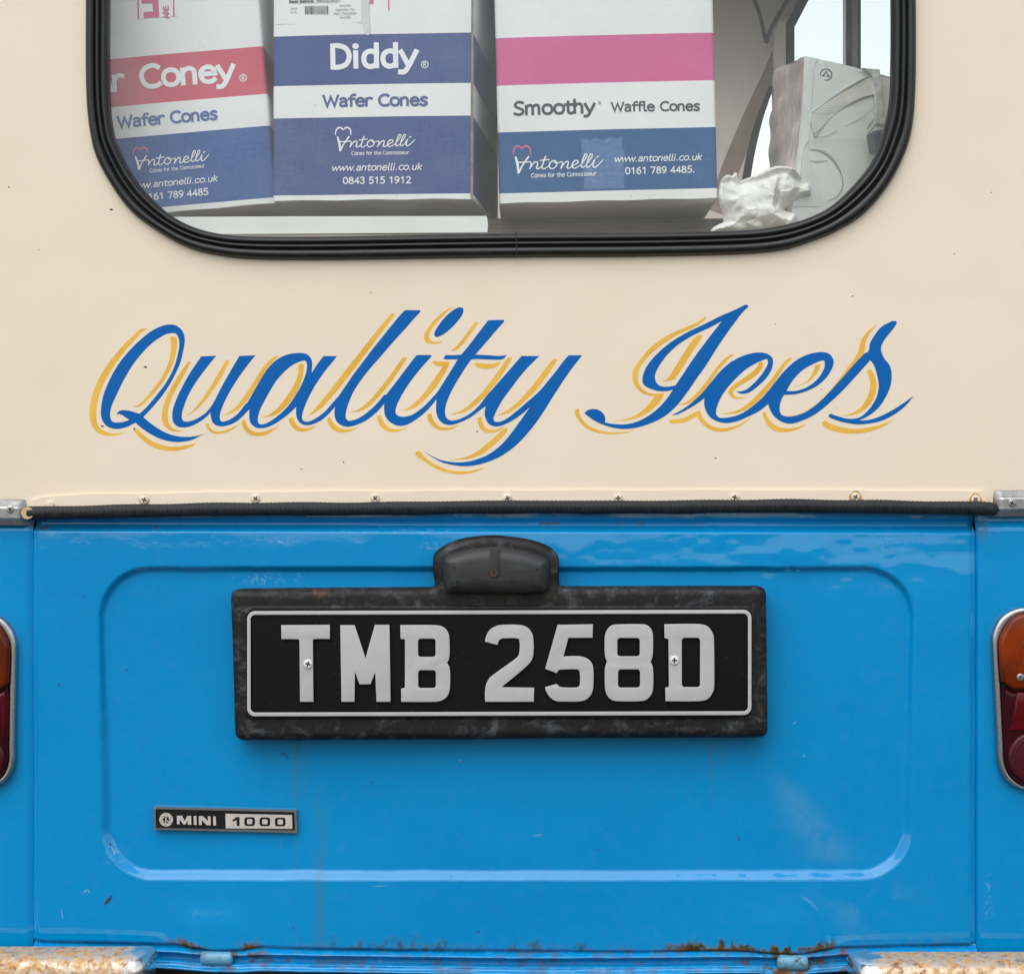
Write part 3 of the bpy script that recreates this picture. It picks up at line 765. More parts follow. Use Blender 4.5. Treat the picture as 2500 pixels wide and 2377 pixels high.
YEL = [
 (c5, [(483, 312, 1), (455, 307), (420, 325), (360, 380), (290, 450), (225, 530), (160, 620), (110, 710), (75, 810), (58, 900), (58, 970), (75, 1030), (110, 1075), (160, 1100), (215, 1105), (270, 1098), (335, 1070, 1), (280, 1083), (220, 1085), (170, 1070), (130, 1040), (110, 1000), (107, 930), (115, 860), (140, 770), (180, 680), (235, 590), (300, 500), (370, 420), (430, 352)]),
 (c5, [(652, 376, 1), (665, 367), (690, 370), (703, 385), (704, 430), (695, 500), (670, 580), (625, 665), (570, 745), (510, 815), (460, 865), (415, 890), (360, 882, 1), (400, 880), (440, 855), (480, 815), (530, 755), (585, 680), (625, 605), (650, 530), (660, 450)]),
 (c5, [(385, 1068, 1), (392, 1052), (410, 1050, 1), (450, 1090), (500, 1130), (560, 1160), (630, 1180), (700, 1185), (770, 1175), (845, 1158, 1), (820, 1180), (760, 1203), (690, 1215), (610, 1212), (530, 1190), (460, 1145)]),
 (c5, [(808, 558, 1), (790, 555), (765, 585), (720, 650), (670, 730), (625, 820), (597, 910), (592, 970), (605, 1020), (640, 1055), (690, 1073), (765, 1070, 1), (710, 1062), (665, 1040), (642, 1000), (637, 940), (648, 870), (680, 790), (725, 710), (775, 620)]),
 (c5, [(1068, 541, 1), (1097, 545, 1), (1080, 580), (1040, 660), (990, 740), (930, 825), (870, 890), (815, 935), (765, 957, 1), (820, 920), (870, 860), (920, 790), (970, 710), (1020, 625)]),
 (c5, [(912, 1018, 1), (938, 1010, 1), (950, 1040), (975, 1065), (1010, 1072), (1060, 1063), (1110, 1045), (1163, 1017, 1), (1120, 1055), (1070, 1078), (1010, 1090), (965, 1083), (935, 1060)]),
 (c5, [(1455, 520, 1), (1440, 514), (1395, 540), (1330, 613), (1270, 710), (1210, 800), (1150, 880), (1100, 920), (1040, 957, 1), (1120, 930), (1180, 890), (1245, 815), (1300, 730), (1350, 650), (1400, 578)]),
 (c5, [(1183, 1000, 1), (1198, 987), (1212, 992, 1), (1225, 1030), (1255, 1062), (1300, 1078), (1350, 1072), (1400, 1055), (1455, 1037, 1), (1410, 1070), (1360, 1098), (1300, 1107), (1245, 1095), (1205, 1060), (1187, 1025)]),
 (c5, [(1603, 578, 1), (1625, 570), (1643, 577, 1), (1643, 620), (1630, 690), (1600, 770), (1555, 840), (1500, 900), (1440, 945), (1390, 962), (1325, 965, 1), (1390, 945), (1440, 905), (1490, 850), (1540, 780), (1580, 710), (1602, 640)]),
 (c5, [(1532, 975, 1), (1565, 965, 1), (1580, 1005), (1605, 1035), (1640, 1048), (1690, 1042), (1740, 1023, 1), (1700, 1055), (1650, 1072), (1600, 1068), (1560, 1040), (1538, 1005)]),
 (c6, [(470, 200, 1), (495, 199), (496, 210, 1), (420, 312), (330, 432), (240, 552), (170, 643), (80, 757), (0, 850), (-60, 910), (-146, 960, 1), (-80, 885), (0, 790), (75, 692), (150, 595), (210, 520), (300, 405), (390, 295)]),
 (c6, [(-3, 975, 1), (15, 963, 1), (25, 980), (45, 1010), (80, 1040), (120, 1052), (170, 1053), (228, 1040, 1), (180, 1065), (120, 1080), (60, 1070), (20, 1040), (0, 1000)]),
 (c6, [(555, 525, 1), (585, 522, 1), (580, 545), (530, 620), (470, 705), (400, 790), (330, 865), (260, 915), (160, 932, 1), (240, 900), (310, 840), (380, 760), (450, 672), (510, 588)]),
 (c6, [(365, 957, 1), (395, 950, 1), (410, 990), (435, 1025), (470, 1048), (520, 1055), (560, 1048), (603, 1030, 1), (550, 1062), (490, 1078), (430, 1065), (385, 1025)]),
 (c6, [(925, 153, 1), (905, 158), (860, 185), (800, 235), (745, 300), (715, 360), (718, 395), (740, 418), (785, 425), (825, 418), (853, 402, 1), (805, 408), (770, 400), (752, 378), (755, 345), (780, 300), (825, 245), (880, 190)]),
 (c6, [(1092, 262, 1), (1118, 263, 1), (1110, 280), (1060, 350), (1000, 425), (960, 465), (930, 475), (908, 470, 1), (940, 455), (980, 410), (1030, 345)]),
 (c6, [(775, 560, 1), (790, 549), (840, 555), (903, 556, 1), (890, 600), (850, 670), (800, 745), (740, 815), (670, 880), (610, 910), (550, 913, 1), (600, 893), (660, 845), (720, 780), (780, 695), (855, 588, 1), (820, 587), (790, 578)]),
 (c6, [(1087, 575, 1), (1095, 563), (1140, 567), (1200, 570), (1245, 565), (1283, 555, 1), (1262, 585), (1220, 603), (1160, 608), (1110, 598)]),
 (c6, [(738, 945, 1), (770, 937, 1), (780, 980), (810, 1020), (845, 1038), (890, 1042), (930, 1035), (972, 1022, 1), (930, 1050), (870, 1063), (810, 1055), (765, 1020), (740, 975)]),
 (c6, [(1335, 525, 1), (1366, 523, 1), (1350, 560), (1300, 640), (1240, 725), (1170, 810), (1090, 880), (1010, 930), (905, 947, 1), (990, 915), (1060, 865), (1140, 785), (1200, 710), (1260, 630)]),
 (c6, [(1672, 533, 1), (1702, 538, 1), (1690, 560), (1640, 640), (1570, 735), (1490, 820), (1410, 890), (1340, 935), (1250, 952, 1), (1330, 915), (1400, 860), (1480, 775), (1550, 690), (1610, 610)]),
 (c6, [(1110, 970, 1), (1140, 962, 1), (1150, 1010), (1175, 1045), (1205, 1058), (1250, 1055), (1312, 1030, 1), (1270, 1065), (1215, 1083), (1160, 1075), (1125, 1040), (1110, 1000)]),
 (c6, [(1305, 1050, 1), (1330, 1048), (1328, 1072, 1), (1280, 1130), (1210, 1190), (1140, 1240), (1070, 1268), (990, 1280), (900, 1280, 1), (980, 1270), (1050, 1250), (1120, 1210), (1200, 1145), (1260, 1090)]),
 (c6, [(650, 1235, 1), (660, 1218), (685, 1220, 1), (720, 1260), (780, 1305), (850, 1340), (930, 1362), (1010, 1367), (1080, 1358), (1170, 1338, 1), (1110, 1365), (1030, 1385), (950, 1388), (860, 1370), (780, 1335), (710, 1290), (660, 1255)]),
 (c7, [(770, 165, 1), (757, 169), (720, 195), (640, 230), (560, 265), (480, 320), (415, 390), (375, 450), (368, 500), (385, 545), (420, 580), (470, 597), (490, 597, 1), (450, 650), (400, 693), (340, 720), (268, 733, 1), (350, 729), (420, 707), (480, 668), (525, 620), (540, 582, 1), (470, 583), (425, 560), (400, 520), (400, 470), (420, 425), (470, 365), (540, 310), (620, 260), (700, 225), (755, 190)]),
 (c7, [(725, 265, 1), (751, 264, 1), (740, 290), (700, 350), (650, 430), (610, 490), (580, 512), (525, 518, 1), (560, 500), (600, 440), (650, 360), (690, 300)]),
 (c7, [(55, 672, 1), (76, 665, 1), (80, 700), (110, 745), (160, 775), (220, 792), (290, 795), (380, 787, 1), (310, 803), (240, 807), (170, 797), (110, 770), (65, 720), (52, 690)]),
 (c7, [(925, 373, 1), (905, 372), (870, 395), (820, 450), (770, 520), (710, 590), (660, 630), (610, 645, 1), (670, 640), (730, 600), (790, 530), (840, 455), (890, 400)]),
 (c7, [(1063, 412, 1), (1080, 415), (1080, 440), (1050, 480), (1000, 515), (950, 545), (920, 570), (925, 595), (950, 605), (995, 603, 1), (960, 612), (920, 610), (895, 585), (897, 560), (930, 530), (990, 490), (1040, 450)]),
 (c7, [(567, 735, 1), (580, 725), (640, 720), (700, 690), (735, 675, 1), (745, 695), (755, 720), (790, 755), (830, 770), (880, 772), (940, 757), (1018, 715, 1), (960, 760), (900, 785), (840, 793), (780, 775), (740, 740), (720, 708, 1), (670, 735), (620, 747), (580, 748)]),
 (c7, [(1245, 390, 1), (1225, 390), (1190, 420), (1140, 490), (1080, 560), (1010, 630), (940, 675), (850, 695, 1), (940, 690), (1020, 655), (1090, 590), (1150, 515), (1200, 440)]),
 (c7, [(1370, 428, 1), (1396, 425, 1), (1392, 445), (1370, 485), (1330, 520), (1285, 540), (1240, 548, 1), (1300, 530), (1340, 495)]),
 (c7, [(1078, 690, 1), (1098, 683, 1), (1110, 715), (1145, 755), (1190, 772), (1250, 772), (1320, 750, 1), (1270, 780), (1210, 795), (1150, 790), (1105, 755)]),
 (c7, [(1707, 203, 1), (1690, 215), (1650, 250), (1620, 290), (1607, 345), (1590, 380), (1540, 450), (1480, 530), (1410, 610), (1340, 665), (1270, 700), (1200, 707, 1), (1290, 710), (1370, 675), (1450, 605), (1530, 510), (1600, 420), (1637, 355), (1642, 310), (1662, 265)]),
 (c7, [(1650, 462, 1), (1666, 453), (1680, 460, 1), (1700, 510), (1703, 560), (1685, 620), (1640, 670), (1580, 700), (1505, 705, 1), (1570, 690), (1620, 655), (1655, 600), (1668, 550), (1665, 500)]),
 (c7, [(1403, 742, 1), (1423, 732, 1), (1470, 755), (1530, 770), (1600, 777), (1680, 765), (1750, 745), (1808, 718, 1), (1750, 760), (1680, 788), (1600, 802), (1510, 798), (1430, 775)]),
]
for i, (cv, p) in enumerate(YEL):
    flat('yellow_brush_stroke', [smooth(cv(p), 6)], vanmap(0), LETYEL, upper, .00001, .00004 + i * .000002)
for i, (cv, nm, p, holes) in enumerate(BLUEL):
    flat('painted_letter', [smooth(cv(p), 6)] + [smooth(cv(h), 6) for h in holes], vanmap(0), LETBLUE, upper, .00001, .00014 + i * .00002)

# chips knocked out of the cream paint
for (x, y, a, b) in ((272, 512, 4, 2), (355, 896, 4.5, 2), (250, 1040, 4, 1.7), (328, 1047, 2.5, 2.5), (22, 457, 1.8, 2.2), (1747, 1118, 3, 1.2), (736, 1145, 2.4, 1), (2081, 723, 2, 2), (1893, 791, 1.3, 1.6), (839, 1128, 1.4, 1.8), (1165, 1053, 2.6, 1.6), (2005, 950, 1.4, 1.4), (905, 715, 1.4, 1.4), (95, 610, 1.5, 1.2), (2330, 620, 1.6, 1.3), (2420, 470, 1.2, 1.4)):
    flat('paint_chip', [[(x + a * math.cos(t) * (1 + .25 * math.sin(3 * t + x)), y + b * math.sin(t) * (1 + .3 * math.cos(2 * t + y))) for t in np.linspace(0, 2 * math.pi, 12, False)]], vanmap(0), CHIP, upper, .00001, .00006)


# ---------------------------------------------------------------- flange, screws, beading
def screw(px, py, r, y, mat, parent, rot=0, rust=None, dome=.0016):
    """pan head with a cross recess, facing the camera"""
    k = (D + y) / D * S
    n, rings = 20, [(1, 0), (.97, .45), (.85, .8), (.6, .97), (.3, 1.0)]
    V, F = [], []
    c = W(px, py, y)
    for f, h in rings:
        for i in range(n):
            a = 2 * math.pi * i / n
            V.append((c.x + f * r * k * math.cos(a), y - h * dome, c.z + f * r * k * math.sin(a)))
    for q in range(len(rings) - 1):
        for i in range(n):
            F.append((q * n + i, q * n + (i + 1) % n, (q + 1) * n + (i + 1) % n, (q + 1) * n + i))
    F.append(tuple((len(rings) - 1) * n + i for i in range(n)))
    o = obj('screw', mesh('screw', V, F, True), mat, parent)
    s, l = r * .15, r * .55
    cr = [(s, s), (s, l), (-s, l), (-s, s), (-l, s), (-l, -s), (-s, -s), (-s, -l), (s, -l), (s, -s), (l, -s), (l, s)]
    ca, sa = math.cos(rot), math.sin(rot)
    pts = [(px + a * ca - b * sa, py + a * sa + b * ca) for a, b in cr]
    return o, pts


def cross(o_pts, y, parent):
    return flat('screw_slot', [o_pts], vanmap(y), DARK, parent, 0, .00012)


def fl_top(x): return np.interp(x, [78, 100, 207, 660, 1250, 1900, 2402], [1222, 1213, 1207, 1200, 1197, 1196, 1199])
def bead_y(x): return np.interp(x, [60, 180, 300, 660, 1250, 1900, 2150, 2300, 2400, 2440], [1252, 1249, 1247, 1242, 1238, 1235, 1236, 1238, 1240, 1244])
xs = np.linspace(79, 2404, 120)
fl = [(x, fl_top(x) + .8 * math.sin(x * .021) + .5 * math.sin(x * .083)) for x in xs] + [(2410, 1212), (2412, 1245)] + [(x, bead_y(x) + 6) for x in xs[::-1]] + [(76, 1236)]
flange = flat('flange_strip', [fl], vanmap(-.0002), CREAM, van, 0, .0024)
SCR = simple('cream_painted_screw', (.70, .62, .50), .4, .15, 200, .3, 500, .0003)
RST = simple('rust_stain', (.52, .27, .07), .7, .35, 140)
for i, (x, y) in enumerate(((123, 1233), (352, 1220), (624, 1217), (916, 1216), (1239, 1216), (1509, 1216), (1794, 1214), (2089, 1213), (2382, 1219))):
    yy = -.0026
    if i in (7, 8) or i == 1:
        rr = 15.5 if i > 1 else 12.5
        st = flat('rust_ring', [[(x + (rr + 1.5 * math.sin(4 * t + i)) * math.cos(t), y + 1 + (rr + 1.5 * math.sin(3 * t)) * math.sin(t)) for t in np.linspace(0, 6.283, 24, False)]], vanmap(yy), RST, flange, 0, .00008)
    o, pts = screw(x, y, 11.5, yy - .0001, SCR, flange, .3 * i, dome=.0022)
    if i > 0:
        flat('screw_slot', [pts], vanmap(yy - .0022), CHIP, flange, 0, .0002)

# braided beading: a real twill relief
def bead(U, V):
    px = 68 + U * (2428 - 68)
    th = V * 2 * math.pi
    cy = bead_y(px) + .9 * np.sin(px * .009) + .4 * np.sin(px * .031 + 1)
    r = 15.2 + .6 * np.sin(px * .027)
    end = np.minimum(sst(66, 74, px), sst(2432, 2420, px)) * .35 + .65
    tw = np.abs(((px / 11.0 + th * 1.15) % 1.0) - .5) * 2
    tw2 = np.abs(((px / 11.0 - th * 1.15 + .5) % 1.0) - .5) * 2
    rr = (r * end + 1.3 * tw * (np.sin(th * 3 + 1) > 0) + 1.3 * tw2 * (np.sin(th * 3 + 1) <= 0)) * S
    X = (px - CX) * S
    return X, -.0075 - rr * .75 * np.cos(th), Z0 + (CY - cy) * S + rr * np.sin(th)
beading = grid('beading', 1700, 30, bead, BRAID, van)
flat('beading_end', [circle(70, 1252, 15, 16)], vanmap(-.006), simple('raw_beading_core', (.60, .45, .26), .8), beading, 0, .006)

# metal corner mouldings
def moulding(x0, x1, yt, sgn, sx, sy):
    pr = [(-1, .004), (0, -.001), (2, -.003), (15, -.0085), (18, -.0105), (22, -.011), (46, -.0105), (50, -.0085), (53, -.007), (63, -.0055), (65, .004)]
    prx = np.array([p[0] for p in pr]); prh = np.array([p[1] for p in pr])
    def fn(U, V):
        px = x0 + U * (x1 - x0)
        q = -1 + V * 66
        h = np.interp(q, prx, prh)
        edge = sst(x0 if sgn < 0 else x1, (x0 + 5) if sgn < 0 else (x1 - 5), px)
        return (px - CX) * S, .003 + (h - .003) * edge, Z0 + (CY - (yt + q + (px - x0) * .012 * sgn)) * S
    m = grid('corner_moulding', 40, 90, fn, ALU, van)
    o, pts = screw(sx, sy, 10, -.0109, ALU, m, .5, dome=.0010)
    flat('screw_slot', [pts], vanmap(-.0119), DARK, m, 0, .0002)
moulding(-420, 69, 1213, 1, 25, 1243)
moulding(2421, 2900, 1197, -1, 2471, 1228)

# ---------------------------------------------------------------- blue tailgate
def lid_bottom(x): return np.interp(x, [80, 120, 300, 430, 470, 520, 590, 640, 760, 1000, 1600, 1780, 1840, 1890, 1960, 2010, 2050, 2200, 2385],
                                     [2297, 2299, 2301, 2304, 2312, 2318, 2317, 2310, 2314, 2317, 2322, 2320, 2322, 2327, 2327, 2318, 2312, 2309, 2306])


def sd_rr(x, y, cx, cy, hx, hy, r):
    qx, qy = np.abs(x - cx) - (hx - r), np.abs(y - cy) - (hy - r)
    return np.hypot(np.maximum(qx, 0), np.maximum(qy, 0)) + np.minimum(np.maximum(qx, qy), 0) - r


def wav(x, y):
    return ((fbm(x / 420 + 3, y / 330 + 5, 2) - .375) * .0034 + (fbm(x / 120 + 9, y / 95, 2) - .375) * .00040)


def lid_depth(px, py):
    y = wav(px, py)
    y = y - .006 * (1 - ((px - 1235) / 1200) ** 2)
    crown = np.clip((1420 - py) / 120, 0, 1)
    y = y + .00075 * crown ** 2 * (.25 + .75 * sst(900, 1700, px)) + (fbm(px / 140 + 5, py / 75 + 2, 3) - .43) * .0027 * sst(1470, 1330, py) * (.15 + .85 * sst(1200, 1750, px))
    sd = sd_rr(px + (py - 1760) * -.012 * np.sign(1235 - px), py, 1237, 1764, 995, 384, 128)
    sd = sd + (fbm(px / 45, py / 45, 2) - .37) * 4
    wl = 17 + 9 * sst(1500, 2000, py)
    y = y + .0066 * sst(0, 1, -sd / wl)
    # rolled top edge and gutter under the beading
    y = y + .013 * sst(1301, 1282, py + (px - 1235) * -.002)
    y = y - .004 * sst(1274, 1266, py)
    # rolled side edges
    y = y + .0016 * sst(96, 86, px) + .0022 * sst(83, 79, px)
    y = y + .0022 * sst(2366, 2378, px) + .0028 * sst(2379, 2385, px)
    # bulges over the hinges
    d1 = np.maximum(np.abs(px - 525 - (py - 2260) * .12) - 45, 0) / 34
    y = y - .0022 * np.exp(-d1 ** 2) * sst(2185, 2270, py)
    d2 = np.hypot((px - 1925) / 95, (py - 2300) / 120)
    y = y - .0030 * np.exp(-1.3 * d2 ** 2.6) - .0005 * np.exp(-((d2 - .95) / .07) ** 2) * sst(1925, 1990, px)
    # folded bottom edge
    b = lid_bottom(px)
    y = y + .0035 * sst(6, 0, b - py)
    return y


def lidfn(U, V):
    px = 79 + U * (2385 - 79)
    top = 1252.0
    py = top + V * (lid_bottom(px) - top)
    return (px - CX) * S, lid_depth(px, py), Z0 + (CY - py) * S


def lidpx(U, V):
    px = 79 + U * (2385 - 79)
    return px, 1252 + V * (lid_bottom(px) - 1252)


def a_rust(U, V):
    px, py = lidpx(U, V)
    b = lid_bottom(px) - py
    n = fbm(px / 22, py / 30 + 4, 4)
    m = 1.3 * sst(20, 0, b - 40 * (n - .42)) * (.6 * np.exp(-((px - 450) / 40) ** 2) + .6 * np.exp(-((px - 620) / 28) ** 2) + .28 * sst(1540, 1700, px) * sst(2060, 2000, px) + .15 * sst(640, 760, px))
    m = m + .9 * np.exp(-(((px - 103) / 12) ** 2 + ((py - 1289) / 5) ** 2)) + 1.0 * np.exp(-(((px - 378) / 5) ** 2 + ((py - 1287) / 4) ** 2))
    m = m + .8 * np.exp(-((py - 1277) / 4) ** 2) * sst(.56, .66, fbm(px / 40, 7 + 0 * py, 3)) * sst(1000, 1100, px) * sst(1750, 1650, px)
    return np.clip(m, 0, 1)


def a_moss(U, V):
    px, py = lidpx(U, V)
    b = lid_bottom(px) - py
    n = fbm(px / 16, py / 40 + 9, 4)
    reach = 12 + 90 * np.clip(n - .36, 0, 1)
    m = sst(1.0, .35, b / reach) * (sst(430, 455, px) * sst(520, 480, px) + sst(585, 605, px) * sst(640, 615, px) * 1.2 + .55 * sst(700, 900, px) * sst(1600, 1500, px) * sst(.44, .54, n) + 1.15 * sst(1560, 1700, px) * sst(2050, 2020, px))
    return np.clip(m, 0, 1)


def a_cloud_sheen(U, V):  # spots where cloud reflections are painted into the blue
    px, py = lidpx(U, V)
    m = 0
    for x, y, a, b, k in ((590, 1322, 40, 9, 1), (690, 1320, 24, 14, 1), (640, 1412, 50, 14, 1), (732, 1412, 16, 14, .8), (1060, 1332, 40, 8, .6), (270, 2078, 14, 22, .9), (284, 2090, 16, 14, .9), (110, 1300, 26, 9, 1), (980, 1295, 160, 7, .5), (2170, 1330, 30, 60, .25)):
        m = m + k * np.exp(-(((px - x) / a) ** 2 + ((py - y) / b) ** 2))
    return np.clip(m, 0, 1)


def a_pale(U, V):
    px, py = lidpx(U, V)
    # diagonal streak of reflection painted paler at lower right
    t = (py - 1860) / 260.0
    m = .8 * np.exp(-((px - (1880 + 170 * t)) / (26 + 40 * np.clip(t, 0, 1))) ** 2) * sst(1840, 1980, py) * sst(2120, 2080, py)
    m = m + .8 * np.exp(-(((px - 2120) / 100) ** 2 + ((py - 2215) / 55) ** 2)) * sst(.38, .52, fbm(px / 90, py / 70, 3))
    return np.clip(m, 0, 1)


def a_streak(U, V):
    px, py = lidpx(U, V)
    m = .9 * np.exp(-((px - 728) / 16) ** 2) * sst(1800, 1830, py) * sst(2000, 1900, py)
    m = m + .5 * np.exp(-((px - 722) / 6) ** 2) * sst(2020, 2060, py) * sst(2320, 2200, py)
    m = m + .5 * np.exp(-((px - 780) / 16) ** 2) * sst(1900, 1960, py)
    m = m + .6 * np.exp(-((px - 1732 - (py - 1800) * .04) / 4) ** 2) * sst(1800, 1830, py) * sst(2150, 1950, py)
    m = m + .25 * np.exp(-((px - 1758) / 8) ** 2) * sst(1800, 1830, py) * sst(1900, 1850, py)
    return np.clip(m, 0, 1)


ATTR = {'pale': a_pale, 'rust': a_rust, 'moss': a_moss, 'cloud_sheen': a_cloud_sheen, 'streak': a_streak}
lid = grid('tailgate', 900, 430, lidfn, BLUE, van, ATTR)


def quarter(sgn):
    """blue quarter panel beside the tailgate, wrapping round the corner of the body"""
    xe = 79 if sgn < 0 else 2385
    def fn(U, V):
        s = U * 1500                       # pixels outward from the seam
        px = xe + sgn * s
        py = 1252 + V * (2440 - 1252)
        flatw, rad = 430, 190
        a = np.clip((s - flatw) / rad, 0, math.pi / 2)
        ex = np.where(s < flatw, s, flatw + rad * np.sin(a))
        dep = rad * (1 - np.cos(a)) + np.maximum(s - flatw - rad * math.pi / 2, 0) * 3.0
        y = dep * S + wav(px + 900, py) * sst(900, 500, s) * sst(0, 60, s) + wav(xe + 0 * px, py) * sst(60, 0, s) + .0005
        y = y + .0015 * sst(12, 5, s) + (.0010 if sgn < 0 else .003) * sst(4, 0, s)
        y = y + .006 * sst(1292, 1272, py)
        return (xe + sgn * ex - CX) * S, y, Z0 + (CY - py) * S
    z = lambda U, V: U * 0
    def rs(U, V):
        px, py = xe + sgn * U * 1500, 1252 + V * (2440 - 1252)
        return np.clip(.9 * np.exp(-(((px - 78) / 10) ** 2 + ((py - 1280) / 7) ** 2)) + .5 * np.exp(-(((px - 2400) / 12) ** 2 + ((py - 1290) / 20) ** 2)), 0, 1)
    def dl(U, V):
        px, py = xe + sgn * U * 1500, 1252 + V * (2440 - 1252)
        return np.clip(.6 * np.exp(-(((px - 2420) / 16) ** 2 + ((py - 1300) / 14) ** 2)) + .5 * np.exp(-(((px - 2412) / 10) ** 2 + ((py - 2190) / 50) ** 2)), 0, 1)
    return grid('quarter_panel', 300, 240, fn, BLUE, van, {'rust': rs, 'moss': z, 'cloud_sheen': dl, 'streak': z}, flip=(sgn < 0))
quarter(-1)
quarter(1)

def lidmap(px, py, off):
    p = W(px, py, 0)
    return Vector((p.x, float(lid_depth(np.float64(px), np.float64(py))) - off - .0001, p.z))
def sliver(name, x0, y0, x1, y1, w, mat, parent, mp, th=.0003):
    dx, dy = x1 - x0, y1 - y0
    l = math.hypot(dx, dy); nx, ny = -dy / l * w / 2, dx / l * w / 2
    mx, my = (x0 + x1) / 2 + nx * .6, (y0 + y1) / 2 + ny * .6
    return flat(name, [[(x0, y0), (mx - nx * 1.4, my - ny * 1.4), (x1, y1), (mx + nx, my + ny)]], mp, mat, parent, 0, th)
TWIG = simple('dry_twig', (.045, .028, .018), .8)
SCRA = simple('pale_scratch', (.30, .52, .70), .6)
sliver('caught_twig', 255, 2205, 274, 2183, 5, TWIG, lid, lidmap, .0012)
for a_ in ((683, 1838, 696, 1842, 3), (694, 1840, 705, 1851, 2.2), (905, 1905, 910, 1914, 2), (1803, 2040, 1806, 2052, 2)):
    sliver('paint_chip', *a_, TWIG, lid, lidmap)
for a_ in ((203, 2180, 214, 2168, 1.6), (214, 2168, 220, 2178, 1.4), (150, 2215, 155, 2245, 1.2), (1938, 1768, 1946, 1760, 1.4), (1962, 1842, 1967, 1850, 1.6), (1300, 2040, 1330, 2035, .9), (905, 2160, 950, 2158, .8), (1120, 1850, 1128, 1862, .9)):
    sliver('paint_scratch', *a_, SCRA, lid, lidmap, .00008)
rg = random.Random(11)
for k in range(46):
    x, y = rg.uniform(110, 2360), rg.uniform(1310, 2290)
    if 540 < x < 1900 and 1300 < y < 1830:
        continue
    r_ = rg.choice([1.1, 1.3, 1.6, 2.2])
    flat('paint_chip', [[(x + r_ * math.cos(t) * (1 + .4 * math.sin(2 * t + x)), y + r_ * math.sin(t) * (1 + .3 * math.cos(3 * t + y))) for t in np.linspace(0, 6.283, 9, False)]], lidmap, TWIG, lid, 0, .00008)

# dark gap behind the seams
box('seam_backing', W(60, 0).x, W(2405, 0).x, .030, .034, W(0, 2420).z, W(0, 1225).z, DARK, van)

# rear valance under the tailgate: two pressed beads and a flange
def valfn(U, V):
    px = 82 + U * (2384 - 82)
    b = lid_bottom(px) * .45 + np.interp(px, [80, 400, 1250, 2384], [2296, 2306, 2318, 2306]) * .55
    q = -8 + V * 74
    y = .0055 - .0085 * np.exp(-((q - 14) / 8.0) ** 2) - .0075 * sst(33, 39, q) - .0035 * np.exp(-((q - 52) / 5.0) ** 2) + .03 * sst(57, 64, q) - .006 * (1 - ((px - 1235) / 1200) ** 2)
    y = y + (fbm(px / 60, q / 30 + 3, 3) - .45) * .0032 + (fbm(px / 300, 1 + 0 * q, 2) - .37) * .004
    return (px - CX) * S, y, Z0 + (CY - (b + q)) * S
def v_rust(U, V):
    px = 82 + U * (2384 - 82); q = -8 + V * 74
    n = fbm(px / 26, q / 16, 4)
    return np.clip(sst(.50, .62, n) * (.35 * sst(640, 700, px) + .9 * np.exp(-((px - 600) / 60) ** 2) + .5 * sst(1780, 1850, px) * sst(2080, 2050, px) + .9 * sst(2050, 2090, px) * sst(40, 60, q)) + .8 * sst(60, 64, q), 0, 1)
def v_moss(U, V):
    px = 82 + U * (2384 - 82); q = -8 + V * 74
    n = fbm(px / 18, q / 14 + 3, 4)
    return np.clip(1.2 * sst(.34, .5, n) * np.exp(-((px - 1925) / 85) ** 2) + .7 * sst(.46, .6, n) * np.exp(-((px - 525) / 55) ** 2), 0, 1)
valance = grid('valance', 500, 90, valfn, BLUE, van, {'rust': v_rust, 'moss': v_moss, 'cloud_sheen': lambda U, V: U * 0 + .15, 'streak': lambda U, V: U * 0})
box('valance_backing', W(60, 0).x, W(2405, 0).x, .035, .039, .30, W(0, 2290).z, DARK, van)

# hinge knuckles
def hinge(x0, x1, y0, y1, gr):
    m = N('grimy_blue_hinge'); nn = m.ramp(m.noise(90, 6, .65), gr, gr + .22)
    sideg = m.noise(30, 4)
    m.set(col=m.mix(nn, (.12, .34, .52), (.07, .065, .03)), rough=m.fmix(nn, .3, .8)); m.bump(m.noise(200, 4), .4, .0006)
    def fn(U, V):
        px = x0 + U * (x1 - x0)
        th = -.5 * math.pi + V * math.pi * 1.25
        e = np.sqrt(np.clip(1 - (np.abs(U - .5) * 2) ** 14, 0.0, 1))
        r = (y1 - y0) / 2 * e
        cy = (y0 + y1) / 2 + (px - x0) * .02
        return (px - CX) * S, -.004 - r * S * np.cos(th) * .9, Z0 + (CY - cy) * S + r * S * np.sin(th)
    h = grid('hinge', 40, 24, fn, m.m, van)
    return h
hinge(490, 571, 2318, 2352, .55)
hinge(1894, 1972, 2326, 2364, .44)

